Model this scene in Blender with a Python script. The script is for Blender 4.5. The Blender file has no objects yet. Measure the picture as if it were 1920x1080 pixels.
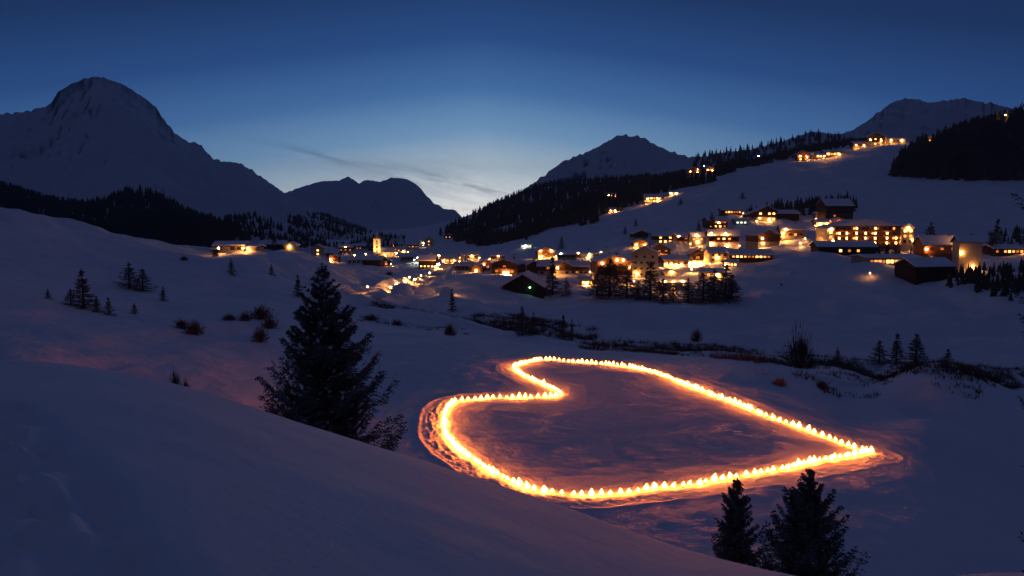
import bpy, math, random
import numpy as np
from mathutils import Vector

random.seed(7)
RNG = np.random.default_rng(11)
scn = bpy.context.scene
C = scn.collection

# ------------------------------------------------------------------ camera
# heights are relative to the eye of the photographer (0), +Y looks up the valley
F, CX, CY, HOR = 1440.0, 960.0, 540.0, 400.0
PITCH = math.atan((CY - HOR) / F)
CP, SP = math.cos(PITCH), math.sin(PITCH)
cam = bpy.data.cameras.new('camera')
cam.sensor_width = 36.0
cam.lens = 36.0 * F / 1920.0
cam.clip_start = 0.3
cam.clip_end = 40000.0
cam_o = bpy.data.objects.new('camera', cam)
C.objects.link(cam_o)
cam_o.location = (0, 0, 0)
cam_o.rotation_euler = (math.pi / 2 - PITCH, 0, 0)
scn.camera = cam_o

# ------------------------------------------------------------------ sky
W = bpy.data.worlds.new('World')
scn.world = W
W.use_nodes = True
nt = W.node_tree
nt.nodes.clear()
N, L = nt.nodes.new, nt.links.new


def s2l(c):
    return tuple((v / 255 / 12.92) if v / 255 <= 0.04045 else ((v / 255 + 0.055) / 1.055) ** 2.4 for v in c) + (1.0,)


def mth(tree, op, a, b=None, c=None, clamp=False):
    n = tree.nodes.new('ShaderNodeMath')
    n.operation = op
    n.use_clamp = clamp
    for i, v in enumerate((a, b, c)):
        if v is None:
            continue
        if isinstance(v, (int, float)):
            n.inputs[i].default_value = v
        else:
            tree.links.new(v, n.inputs[i])
    return n.outputs[0]


def ramp(tree, fac, stops, interp='LINEAR'):
    n = tree.nodes.new('ShaderNodeValToRGB')
    cr = n.color_ramp
    cr.interpolation = interp
    while len(cr.elements) > 1:
        cr.elements.remove(cr.elements[-1])
    cr.elements[0].position, cr.elements[0].color = stops[0][0], stops[0][1]
    for p, c in stops[1:]:
        e = cr.elements.new(p)
        e.color = c
    tree.links.new(fac, n.inputs[0])
    return n.outputs[0]


SUNSET_AZ = math.radians(-2.5)
tc = N('ShaderNodeTexCoord')
sep = N('ShaderNodeSeparateXYZ')
L(tc.outputs['Generated'], sep.inputs[0])
el = mth(nt, 'MULTIPLY', mth(nt, 'ARCSINE', sep.outputs[2]), 180 / math.pi)
az = mth(nt, 'MULTIPLY', mth(nt, 'ARCTAN2', sep.outputs[0], sep.outputs[1]), 180 / math.pi)
daz = mth(nt, 'ABSOLUTE', mth(nt, 'SUBTRACT', az, math.degrees(SUNSET_AZ)))
q = mth(nt, 'ADD', mth(nt, 'MAXIMUM', el, 0.0),
        mth(nt, 'MULTIPLY', mth(nt, 'POWER', mth(nt, 'MULTIPLY', daz, 1 / 34.0), 1.25), 5.6))
qn = mth(nt, 'MULTIPLY', q, 1 / 60.0, clamp=True)
sky_col = ramp(nt, qn, [(0.0, (1.45, 1.42, 1.32, 1)), (1.5 / 60, (1.12, 1.2, 1.22, 1)), (3.5 / 60, s2l((200, 222, 238))),
                        (6 / 60, s2l((124, 167, 208))), (9 / 60, s2l((70, 116, 172))), (12.5 / 60, s2l((38, 77, 136))),
                        (17 / 60, s2l((23, 51, 97))), (23 / 60, s2l((24, 42, 80))), (36 / 60, s2l((34, 47, 82))),
                        (1.0, s2l((40, 48, 78)))])
# thin streaks of cloud low over the place where the sun went down
cv = N('ShaderNodeCombineXYZ')
L(mth(nt, 'MULTIPLY', az, 0.16), cv.inputs[0])
L(mth(nt, 'MULTIPLY', mth(nt, 'ADD', el, mth(nt, 'MULTIPLY', az, 0.22)), 1.5), cv.inputs[1])
cn = N('ShaderNodeTexNoise')
cn.inputs['Scale'].default_value = 1.0
cn.inputs['Detail'].default_value = 6
cn.inputs['Roughness'].default_value = 0.62
cn.inputs['Distortion'].default_value = 0.4
L(cv.outputs[0], cn.inputs['Vector'])
# streak line: passes el 4.0 at az -14 and el 1.6 at az -2
line = mth(nt, 'SUBTRACT', el, mth(nt, 'SUBTRACT', 1.35, mth(nt, 'MULTIPLY', az, 0.2)))
gau = mth(nt, 'EXPONENT', mth(nt, 'MULTIPLY', mth(nt, 'MULTIPLY', line, line), -4.5))
low = mth(nt, 'EXPONENT', mth(nt, 'MULTIPLY', mth(nt, 'MULTIPLY', el, el), -0.07))
nz = mth(nt, 'MULTIPLY', mth(nt, 'SUBTRACT', cn.outputs[0], 0.4), 3.0, clamp=True)
azm = mth(nt, 'EXPONENT', mth(nt, 'MULTIPLY', mth(nt, 'POWER', mth(nt, 'ABSOLUTE', mth(nt, 'MULTIPLY', mth(nt, 'ADD', az, 7.0), 1 / 9.0)), 2.0), -1.0))
cm = mth(nt, 'MULTIPLY', mth(nt, 'MULTIPLY', nz, azm),
         mth(nt, 'ADD', mth(nt, 'MULTIPLY', gau, 0.8), mth(nt, 'MULTIPLY', low, 0.4)), clamp=True)
mix = N('ShaderNodeMix')
mix.data_type = 'RGBA'
L(cm, mix.inputs[0])
L(sky_col, mix.inputs[6])
mix.inputs[7].default_value = s2l((66, 90, 128))
bg = N('ShaderNodeBackground')
L(mix.outputs[2], bg.inputs[0])
bg.inputs[1].default_value = 1.0
# the physical sky of the last light below the horizon
nish = N('ShaderNodeTexSky')
nish.sky_type = 'NISHITA'
nish.sun_disc = False
nish.sun_elevation = math.radians(-4.0)
nish.sun_rotation = SUNSET_AZ
nish.altitude = 1500
bg2 = N('ShaderNodeBackground')
L(nish.outputs[0], bg2.inputs[0])
bg2.inputs[1].default_value = 0.05
add = N('ShaderNodeAddShader')
L(bg.outputs[0], add.inputs[0])
L(bg2.outputs[0], add.inputs[1])
wo = N('ShaderNodeOutputWorld')
L(add.outputs[0], wo.inputs['Surface'])

scn.view_settings.view_transform = 'Standard'
scn.view_settings.look = 'None'
scn.view_settings.exposure = 0.0
scn.view_settings.gamma = 1.0
scn.view_settings.use_curve_mapping = False
scn.render.engine = 'CYCLES'
scn.cycles.use_light_tree = True
scn.cycles.use_denoising = True
scn.cycles.sample_clamp_indirect = 4.0
scn.cycles.max_bounces = 5
scn.cycles.diffuse_bounces = 3
scn.cycles.volume_bounces = 0
scn.cycles.volume_step_rate = 4.0
scn.cycles.caustics_reflective = False
scn.cycles.caustics_refractive = False


# ------------------------------------------------------------------ small helpers
def obj(name, me, parent=None, loc=None, rotz=0.0, scale=None):
    o = bpy.data.objects.new(name, me)
    C.objects.link(o)
    if parent is not None:
        o.parent = parent
    if loc is not None:
        o.location = loc
    if rotz:
        o.rotation_euler = (0, 0, rotz)
    if scale is not None:
        o.scale = scale if isinstance(scale, (tuple, list)) else (scale,) * 3
    return o


def tag(o, label=None, cat=None, group=None, kind=None):
    if label:
        o['label'] = label
    if cat:
        o['category'] = cat
    if group:
        o['group'] = group
    if kind:
        o['kind'] = kind
    return o


def mesh(name, v, f, mats, smooth=False, midx=None):
    """v: (n,3) array, f: (m,k) array of equal-sized faces"""
    v = np.asarray(v, dtype=np.float32)
    f = np.asarray(f, dtype=np.int32)
    me = bpy.data.meshes.new(name)
    k = f.shape[1]
    me.vertices.add(len(v))
    me.vertices.foreach_set('co', v.ravel())
    me.loops.add(f.size)
    me.loops.foreach_set('vertex_index', f.ravel())
    me.polygons.add(len(f))
    me.polygons.foreach_set('loop_start', np.arange(0, f.size, k, dtype=np.int32))
    for m in (mats if isinstance(mats, (list, tuple)) else [mats]):
        me.materials.append(m)
    if midx is not None:
        me.polygons.foreach_set('material_index', np.asarray(midx, dtype=np.int32))
    me.update(calc_edges=True)
    me.validate()
    me.polygons.foreach_set('use_smooth', np.full(len(me.polygons), smooth, dtype=bool))
    return me


def pymesh(name, v, f, mats, midx=None, smooth=False):
    me = bpy.data.meshes.new(name)
    me.from_pydata([tuple(p) for p in v], [], [tuple(p) for p in f])
    for m in (mats if isinstance(mats, (list, tuple)) else [mats]):
        me.materials.append(m)
    if midx is not None:
        for p, i in zip(me.polygons, midx):
            p.material_index = i
    if smooth:
        for p in me.polygons:
            p.use_smooth = True
    me.update()
    return me


class MB:
    def __init__(s):
        s.v, s.f, s.m = [], [], []

    def box(s, x0, x1, y0, y1, z0, z1, m=0):
        b = len(s.v)
        s.v += [(x0, y0, z0), (x1, y0, z0), (x1, y1, z0), (x0, y1, z0), (x0, y0, z1), (x1, y0, z1), (x1, y1, z1), (x0, y1, z1)]
        s.f += [tuple(b + i for i in q) for q in ((0, 3, 2, 1), (4, 5, 6, 7), (0, 1, 5, 4), (1, 2, 6, 5), (2, 3, 7, 6), (3, 0, 4, 7))]
        s.m += [m] * 6

    def prism(s, pts, axis, a0, a1, m=0):
        """pts: polygon (p,z) extruded along axis ('x' or 'y') from a0 to a1"""
        b, n = len(s.v), len(pts)
        for a in (a0, a1):
            for p, z in pts:
                s.v.append((a, p, z) if axis == 'x' else (p, a, z))
        s.f.append(tuple(b + i for i in range(n))[::-1])
        s.f.append(tuple(b + n + i for i in range(n)))
        for i in range(n):
            j = (i + 1) % n
            s.f.append((b + i, b + j, b + n + j, b + n + i))
        s.m += [m] * (n + 2)

    def lathe(s, prof, n=12, m=0, cx=0, cy=0, squash=1.0):
        b = len(s.v)
        for r, z in prof:
            for i in range(n):
                a = 2 * math.pi * i / n
                s.v.append((cx + r * math.cos(a), cy + r * math.sin(a) * squash, z))
        for k in range(len(prof) - 1):
            for i in range(n):
                j = (i + 1) % n
                s.f.append((b + k * n + i, b + k * n + j, b + (k + 1) * n + j, b + (k + 1) * n + i))
                s.m.append(m)
        s.f.append(tuple(b + i for i in range(n))[::-1])
        s.f.append(tuple(b + (len(prof) - 1) * n + i for i in range(n)))
        s.m += [m, m]

    def build(s, name, mats, smooth=False):
        return pymesh(name, s.v, s.f, mats, s.m, smooth)


def project(x, y, z):
    d = y * CP - z * SP
    return CX + F * x / d, CY - F * (y * SP + z * CP) / d


def at(px, py, Y):
    """the point at distance Y up the valley that is seen in the direction (px, py)"""
    a, b = (px - CX) / F, (CY - py) / F
    t = Y / (CP + b * SP)
    return a * t, Y, t * (-SP + b * CP)


def hash2(ix, iy, seed):
    h = (ix.astype(np.int64) * 374761393 + iy.astype(np.int64) * 668265263 + seed * 1442695041) & 0xFFFFFFFF
    h = ((h ^ (h >> 13)) * 1274126177) & 0xFFFFFFFF
    h = ((h ^ (h >> 16)) * 2246822519) & 0xFFFFFFFF
    return ((h ^ (h >> 15)) & 0xFFFFFF) / float(0xFFFFFF)


def vnoise(x, y, seed=0):
    x, y = np.asarray(x, float), np.asarray(y, float)
    ix, iy = np.floor(x), np.floor(y)
    fx, fy = x - ix, y - iy
    fx, fy = fx * fx * fx * (fx * (fx * 6 - 15) + 10), fy * fy * fy * (fy * (fy * 6 - 15) + 10)
    # gradient noise: no square lattice cells show in it
    rx, ry = x - ix, y - iy

    def g(i_, j_):
        a_ = hash2(ix + i_, iy + j_, seed) * 2 * math.pi
        return np.cos(a_) * (rx - i_) + np.sin(a_) * (ry - j_)
    return ((g(0, 0) * (1 - fx) + g(1, 0) * fx) * (1 - fy) + (g(0, 1) * (1 - fx) + g(1, 1) * fx) * fy) * 0.95


def fbm(x, y, seed=0, octv=4, gain=0.5):
    t, a, x, y = 0.0, 1.0, np.asarray(x, float), np.asarray(y, float)
    for i in range(octv):
        t = t + a * vnoise(x, y, seed + i * 17)
        x, y = x * 1.93 * 0.8 - y * 1.93 * 0.6 + 3.1, x * 1.93 * 0.6 + y * 1.93 * 0.8 + 7.7
        a *= gain
    return t


def inpoly(px, py, poly):
    px, py = np.asarray(px, float), np.asarray(py, float)
    ins = np.zeros(px.shape, bool)
    n = len(poly)
    for i in range(n):
        x0, y0 = poly[i]
        x1, y1 = poly[(i + 1) % n]
        if y0 == y1:
            continue
        c = ((y0 > py) != (y1 > py)) & (px < (x1 - x0) * (py - y0) / (y1 - y0) + x0)
        ins ^= c
    return ins


def segdist(x, y, pts, closed=False):
    """distance to a polyline, and the arc length of the nearest point"""
    best = np.full(np.shape(x), 1e9)
    arc = np.zeros(np.shape(x))
    s = 0.0
    n = len(pts)
    for i in range(n if closed else n - 1):
        ax, ay = pts[i][0], pts[i][1]
        bx, by = pts[(i + 1) % n][0], pts[(i + 1) % n][1]
        dx, dy = bx - ax, by - ay
        l2 = dx * dx + dy * dy + 1e-12
        t = np.clip(((x - ax) * dx + (y - ay) * dy) / l2, 0, 1)
        d = np.hypot(x - ax - t * dx, y - ay - t * dy)
        m = d < best
        best = np.where(m, d, best)
        arc = np.where(m, s + t * math.sqrt(l2), arc)
        s += math.sqrt(l2)
    return best, arc


# ------------------------------------------------------------------ materials
def mat(name, col, rough=0.8, spec=0.3, metal=0.0):
    m = bpy.data.materials.new(name)
    m.use_nodes = True
    b = m.node_tree.nodes['Principled BSDF']
    b.inputs['Base Color'].default_value = (*col, 1)
    b.inputs['Roughness'].default_value = rough
    b.inputs['Specular IOR Level'].default_value = spec
    b.inputs['Metallic'].default_value = metal
    return m


def noisy(name, c0, c1, scale, rough=0.85, spec=0.2, bump=0.0, bdist=0.1, detail=5, stretch=None):
    m = mat(name, c0, rough, spec)
    t = m.node_tree
    b = t.nodes['Principled BSDF']
    g = t.nodes.new('ShaderNodeTexCoord')
    vec = g.outputs['Object']
    if stretch:
        mp = t.nodes.new('ShaderNodeMapping')
        mp.inputs['Scale'].default_value = stretch
        t.links.new(vec, mp.inputs['Vector'])
        vec = mp.outputs[0]
    n = t.nodes.new('ShaderNodeTexNoise')
    n.inputs['Scale'].default_value = scale
    n.inputs['Detail'].default_value = detail
    n.inputs['Roughness'].default_value = 0.6
    t.links.new(vec, n.inputs['Vector'])
    t.links.new(ramp(t, n.outputs[0], [(0.32, (*c0, 1)), (0.68, (*c1, 1))]), b.inputs['Base Color'])
    if bump:
        bp = t.nodes.new('ShaderNodeBump')
        bp.inputs['Strength'].default_value = bump
        bp.inputs['Distance'].default_value = bdist
        t.links.new(n.outputs[0], bp.inputs['Height'])
        t.links.new(bp.outputs[0], b.inputs['Normal'])
    return m


def emit(name, col, strength):
    m = bpy.data.materials.new(name)
    m.use_nodes = True
    b = m.node_tree.nodes['Principled BSDF']
    b.inputs['Base Color'].default_value = (0.02, 0.02, 0.02, 1)
    b.inputs['Emission Color'].default_value = (*col, 1)
    b.inputs['Emission Strength'].default_value = strength
    return m


def snow_mat(name, bumps, base=(0.78, 0.79, 0.82), patch=(0.70, 0.71, 0.75), pscale=0.05):
    m = mat(name, base, 0.7, 0.15)
    t = m.node_tree
    b = t.nodes['Principled BSDF']
    g = t.nodes.new('ShaderNodeTexCoord')
    n0 = t.nodes.new('ShaderNodeTexNoise')
    n0.inputs['Scale'].default_value = pscale
    n0.inputs['Detail'].default_value = 8
    n0.inputs['Roughness'].default_value = 0.65
    t.links.new(g.outputs['Object'], n0.inputs['Vector'])
    t.links.new(ramp(t, n0.outputs[0], [(0.35, (*patch, 1)), (0.62, (*base, 1))]), b.inputs['Base Color'])
    h = None
    for sc, amp in bumps:
        n = t.nodes.new('ShaderNodeTexNoise')
        n.inputs['Scale'].default_value = sc
        n.inputs['Detail'].default_value = 4
        n.inputs['Roughness'].default_value = 0.55
        t.links.new(g.outputs['Object'], n.inputs['Vector'])
        v = mth(t, 'MULTIPLY', n.outputs[0], amp)
        h = v if h is None else mth(t, 'ADD', h, v)
    bp = t.nodes.new('ShaderNodeBump')
    bp.inputs['Strength'].default_value = 1.0
    bp.inputs['Distance'].default_value = 1.0
    t.links.new(h, bp.inputs['Height'])
    t.links.new(bp.outputs[0], b.inputs['Normal'])
    return m


M_SNOW = snow_mat('snow', [(0.35, 0.2), (1.6, 0.07), (6.0, 0.025)])
M_BANK = snow_mat('drifted_snow', [(0.5, 0.04), (3.0, 0.012), (22.0, 0.003)], pscale=0.3)
M_ROOFSNOW = mat('roof_snow', (0.76, 0.77, 0.8), 0.8, 0.1)


def mountain_mat(name, scale, lo, hi, rock=(0.05, 0.05, 0.055), top=None):
    """snow that holds on the flatter ground, dark rock where it is steep"""
    m = mat(name, (0.7, 0.71, 0.75), 0.85, 0.1)
    t = m.node_tree
    b = t.nodes['Principled BSDF']
    g = t.nodes.new('ShaderNodeTexCoord')
    ge = t.nodes.new('ShaderNodeNewGeometry')
    sp = t.nodes.new('ShaderNodeSeparateXYZ')
    t.links.new(ge.outputs['Normal'], sp.inputs[0])
    n = t.nodes.new('ShaderNodeTexNoise')
    n.inputs['Scale'].default_value = scale
    n.inputs['Detail'].default_value = 9
    n.inputs['Roughness'].default_value = 0.68
    t.links.new(g.outputs['Object'], n.inputs['Vector'])
    v = mth(t, 'ADD', sp.outputs[2], mth(t, 'MULTIPLY', mth(t, 'SUBTRACT', n.outputs[0], 0.5), 0.5))
    if top:
        sz = t.nodes.new('ShaderNodeSeparateXYZ')
        t.links.new(ge.outputs['Position'], sz.inputs[0])
        hi_ = mth(t, 'MULTIPLY', mth(t, 'SUBTRACT', sz.outputs[2], top[0]), 1 / (top[1] - top[0]), clamp=True)
        hi_ = mth(t, 'MULTIPLY', hi_, mth(t, 'MULTIPLY', n.outputs[0], 0.5))
        v = mth(t, 'SUBTRACT', v, hi_)
    t.links.new(ramp(t, v, [(lo, (*rock, 1)), (hi, (0.56, 0.57, 0.62, 1))]), b.inputs['Base Color'])
    bp = t.nodes.new('ShaderNodeBump')
    bp.inputs['Strength'].default_value = 0.35
    bp.inputs['Distance'].default_value = 14.0
    t.links.new(n.outputs[0], bp.inputs['Height'])
    t.links.new(bp.outputs[0], b.inputs['Normal'])
    return m


M_MOUNT = mountain_mat('alpine_snow_and_rock', 0.004, 0.42, 0.74, top=(260, 480))
M_MOUNT_FAR = mountain_mat('far_alpine_snow_and_rock', 0.003, 0.46, 0.86, (0.12, 0.12, 0.14))
M_NEEDLE = noisy('spruce_needles', (0.045, 0.052, 0.045), (0.20, 0.21, 0.21), 2.2)
M_FOREST = noisy('forest_needles', (0.03, 0.036, 0.026), (0.07, 0.08, 0.06), 0.02)
M_BARK = noisy('bark', (0.05, 0.035, 0.025), (0.11, 0.08, 0.06), 9.0, bump=0.4, bdist=0.02, stretch=(1, 1, 0.2))
M_TWIG = noisy('bare_twigs', (0.06, 0.04, 0.035), (0.12, 0.085, 0.07), 3.0)
M_WATER = mat('stream_water', (0.012, 0.016, 0.02), 0.12, 0.5)
M_PLASTER = noisy('cream_plaster', (0.42, 0.36, 0.28), (0.52, 0.46, 0.36), 0.9)
M_WHITE = noisy('white_plaster', (0.58, 0.55, 0.5), (0.68, 0.65, 0.6), 0.9)
M_STONE = noisy('grey_stone_wall', (0.22, 0.21, 0.19), (0.4, 0.38, 0.35), 2.2, bump=0.3, bdist=0.1)
M_WOOD = noisy('dark_timber', (0.055, 0.03, 0.018), (0.12, 0.065, 0.035), 2.5, stretch=(6, 1, 1))
M_WOOD2 = noisy('honey_timber', (0.2, 0.1, 0.045), (0.32, 0.17, 0.075), 2.5, stretch=(6, 1, 1))
M_REDWOOD = noisy('reddish_timber', (0.16, 0.055, 0.03), (0.26, 0.095, 0.05), 2.5, stretch=(6, 1, 1))
M_BLACKWOOD = noisy('weathered_black_timber', (0.018, 0.014, 0.012), (0.04, 0.03, 0.026), 2.5, stretch=(6, 1, 1))
M_GLASS = mat('dark_window_glass', (0.02, 0.025, 0.03), 0.1, 0.6)
M_FRAME = mat('window_frame', (0.1, 0.06, 0.035), 0.6)
M_METAL = mat('dark_metal', (0.06, 0.06, 0.065), 0.45, 0.5, 0.8)
M_WIN = {'1': emit('window_dim_glow', (1.0, 0.28, 0.05), 0.8), '2': emit('window_warm_glow', (1.0, 0.36, 0.07), 2.3),
         '3': emit('window_bright_glow', (1.0, 0.39, 0.085), 7.5), '4': emit('window_cool_glow', (0.85, 1.0, 0.6), 2.6)}
M_LAMP = emit('lamp_glow', (1.0, 0.38, 0.075), 420.0)
M_LAMPW = emit('white_lamp_glow', (0.95, 1.0, 0.75), 130.0)
M_LAMPA = emit('amber_lamp_glow', (1.0, 0.40, 0.08), 75.0)
M_LAMPG = emit('green_lamp_glow', (0.3, 1.0, 0.45), 8.0)
M_FLAME = emit('torch_flame', (1.0, 0.185, 0.02), 82.0)
M_WAX = noisy('torch_wax', (0.3, 0.2, 0.1), (0.45, 0.32, 0.18), 12.0, rough=0.5)

# ------------------------------------------------------------------ terrain: control points
TP = []


def tp(px, py, Y):
    x, y, z = at(px, py, Y)
    TP.append((x / y, math.log(y), z / y))


def tz(px, z, Y):
    d = Y * CP - z * SP
    TP.append(((px - CX) / F * d / Y, math.log(Y), z / Y))


# the level snow field with the heart
for px_ in (620, 800, 1000, 1250, 1500, 1750):
    for Y_ in (18, 26, 38, 50, 62, 78, 96):
        if px_ == 620 and Y_ > 70:
            continue
        tz(px_, -20.0 - (1.2 if px_ > 1600 else 0), Y_)
for px_ in (0, 300, 1920):
    for Y_ in (18, 30, 45):
        tz(px_, -19.0 if px_ < 1000 else -22.5, Y_)
# left snow slope
for r in [(0, 405, 220), (0, 455, 180), (0, 510, 140), (0, 560, 110), (0, 610, 88), (0, 670, 66),
          (200, 440, 255), (200, 480, 210), (200, 540, 160), (200, 600, 112), (200, 700, 72),
          (380, 469, 310), (400, 520, 215), (400, 600, 130), (400, 700, 82),
          (470, 472, 350), (560, 476, 365), (560, 540, 225), (560, 600, 150), (560, 700, 96),
          (640, 505, 390), (650, 560, 250), (700, 620, 155), (720, 690, 102),
          # floor of the valley
          (780, 545, 345), (830, 505, 520), (700, 483, 860), (600, 482, 760), (650, 500, 560), (760, 600, 215), (860, 560, 310),
          (880, 640, 135), (900, 600, 230), (960, 545, 360), (1000, 600, 262), (1000, 640, 168), (1010, 575, 310),
          (1150, 575, 305), (1150, 640, 190), (1150, 656, 140), (1300, 580, 300), (1300, 640, 208), (1300, 670, 150),
          (1450, 640, 228), (1450, 690, 140), (1600, 650, 245), (1600, 700, 150), (1600, 750, 100), (1600, 800, 75),
          (1900, 610, 300), (1900, 690, 190), (1900, 770, 98), (1900, 900, 64), (1780, 840, 69), (1750, 770, 92),
          # the swell in front of the big hotel
          (1400, 560, 340), (1400, 505, 430), (1500, 480, 465), (1500, 540, 385), (1640, 508, 410), (1640, 580, 340),
          (1760, 530, 385), (1900, 560, 340), (1900, 520, 400),
          # village terraces
          (950, 505, 470), (1100, 520, 440), (1200, 500, 480), (1300, 512, 445), (1300, 490, 490), (1420, 470, 540), (1450, 455, 570), (1550, 462, 540),
          (1620, 452, 560), (1720, 495, 470), (1830, 490, 480), (1920, 480, 500),
          (1330, 425, 680), (1440, 410, 720), (1580, 410, 720), (1800, 440, 640), (1000, 470, 700), (1110, 470, 680), (1200, 440, 690),
          # ski slope
          (1000, 452, 820), (1080, 440, 800), (1200, 380, 1000), (1200, 415, 830), (1400, 320, 1080), (1400, 370, 850), (1560, 290, 1120), (1560, 350, 900),
          (1680, 268, 1150), (1700, 340, 900), (1900, 345, 860), (1900, 410, 690), (1780, 380, 780),
          # wooded ground above it
          (830, 442, 1500), (900, 456, 1150), (870, 418, 1700), (930, 388, 1800), (1000, 440, 1000), (1000, 400, 1300), (1000, 358, 1850), (1100, 372, 1400),
          (1100, 340, 1800), (1290, 332, 1500), (1200, 352, 1450), (1400, 311, 1400), (1520, 284, 1480), (1620, 271, 1400),
          (1720, 270, 1250), (1800, 255, 1150), (1900, 232, 1100), (1960, 215, 1080)]:
    tp(*r)
# hidden ground: behind the crest on the left, behind the wooded ridge, far valley
for px_, z_, Y_ in [(0, -24, 420), (200, -30, 450), (380, -36, 520), (520, -38, 600), (0, -45, 900), (300, -48, 900), (560, -48, 1200), (700, -46, 1500),
                    (830, -52, 2600), (700, -60, 3000), (1000, -30, 3000), (1290, 10, 2600), (1500, 40, 2400), (1700, 60, 2200), (1900, 60, 2100),
                    (0, -60, 3000), (300, -60, 3000)] + [(p, -90, 9500) for p in (0, 300, 600, 960, 1300, 1600, 1920)]:
    tz(px_, z_, Y_)
TPA = np.array(TP)
KU = 2.2    # how much u counts against ln Y


def tps_fit(P, lam=2e-4):
    a = P[:, 0] * KU
    b = P[:, 1]
    r = np.hypot(a[:, None] - a[None], b[:, None] - b[None])
    K = np.where(r > 1e-9, r * r * np.log(np.maximum(r, 1e-9)), 0) + lam * np.eye(len(a))
    Q = np.stack([np.ones_like(a), a, b], 1)
    A = np.block([[K, Q], [Q.T, np.zeros((3, 3))]])
    return np.linalg.solve(A, np.concatenate([P[:, 2], np.zeros(3)]))


COEF = tps_fit(TPA)
GU = np.linspace(-0.80, 0.80, 260)
GV = np.linspace(math.log(14), math.log(12000), 300)
gu, gv = np.meshgrid(GU, GV, indexing='ij')
gw = np.full(gu.shape, COEF[-3]) + COEF[-2] * gu * KU + COEF[-1] * gv
for i in range(len(TPA)):
    rr = (gu * KU - TPA[i, 0] * KU) ** 2 + (gv - TPA[i, 1]) ** 2
    gw += COEF[i] * 0.5 * rr * np.log(np.maximum(rr, 1e-12))


def base_ground(x, y):
    x, y = np.asarray(x, float), np.maximum(np.asarray(y, float), 1.0)
    u = np.clip(x / y, -0.799, 0.799)
    v = np.clip(np.log(y), GV[0], GV[-1] - 1e-6)
    fu = (u - GU[0]) / (GU[1] - GU[0])
    fv = (v - GV[0]) / (GV[1] - GV[0])
    iu, iv = np.clip(fu.astype(int), 0, len(GU) - 2), np.clip(fv.astype(int), 0, len(GV) - 2)
    fu, fv = fu - iu, fv - iv
    w = (gw[iu, iv] * (1 - fu) + gw[iu + 1, iv] * fu) * (1 - fv) + (gw[iu, iv + 1] * (1 - fu) + gw[iu + 1, iv + 1] * fu) * fv
    return w * y


def hit(px, py, fn, y0=17.0, y1=6000.0, n=1400):
    Y = np.exp(np.linspace(math.log(y0), math.log(y1), n))
    a, b = (px - CX) / F, (CY - py) / F
    t = Y / (CP + b * SP)
    X, Z = a * t, t * (-SP + b * CP)
    d = Z - fn(X, Y)
    k = np.where((d[:-1] > 0) & (d[1:] <= 0))[0]
    if len(k) == 0:
        k = np.array([int(np.argmin(np.abs(d) / Y))])
        return float(X[k[0]]), float(Y[k[0]]), float(fn(X[k[0]], Y[k[0]]))
    k = k[0]
    f = d[k] / (d[k] - d[k + 1])
    yy = Y[k] + f * (Y[k + 1] - Y[k])
    tt = yy / (CP + b * SP)
    return float(a * tt), float(yy), float(fn(a * tt, yy))


# the outline of the heart, followed from its tip along the far side and back along the near side
HEART_PX = [(1634, 850), (1617, 846), (1598, 840), (1565, 827), (1527, 814), (1495, 802), (1463, 790), (1430, 778), (1394, 761), (1353, 746),
            (1312, 731), (1275, 716), (1250, 706), (1230, 699), (1204, 692), (1184, 688), (1154, 684), (1127, 681), (1095, 678), (1062, 675),
            (1038, 673), (1015, 674), (994, 677), (976, 682), (964, 688), (967, 695), (985, 706), (1006, 716), (1027, 726), (1044, 734),
            (1053, 740), (1041, 744), (1015, 745), (982, 746), (956, 747), (926, 748), (895, 750), (874, 751), (855, 754), (843, 760),
            (836, 769), (833, 785), (833, 805), (838, 822), (849, 835), (864, 847), (888, 863), (914, 880), (931, 890), (949, 899), (965, 906),
            (982, 912), (999, 918), (1018, 922), (1045, 927), (1074, 929), (1104, 929), (1139, 926), (1181, 923), (1202, 920), (1236, 915),
            (1275, 911), (1312, 906), (1347, 899), (1380, 894), (1412, 890), (1445, 884), (1476, 879), (1505, 873), (1532, 867), (1565, 861),
            (1593, 856), (1621, 852)]
HEART = [hit(px, py, base_ground)[:2] for px, py in HEART_PX]
STREAM_PX = [(640, 566), (700, 572), (760, 580), (820, 588), (880, 600), (940, 613), (1010, 628), (1080, 640), (1160, 649), (1240, 656),
             (1330, 661), (1420, 667), (1520, 676), (1620, 684), (1720, 690), (1820, 695), (1940, 702), (2050, 706)]
STREAM = [hit(px, py, base_ground)[:2] for px, py in STREAM_PX]
ROAD_PX = [(655, 552), (700, 546), (745, 540), (790, 530), (815, 520), (828, 510), (840, 501), (880, 500)]
ROAD = [hit(px, py, base_ground)[:2] for px, py in ROAD_PX]
hx, hy = [p[0] for p in HEART], [p[1] for p in HEART]


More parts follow.
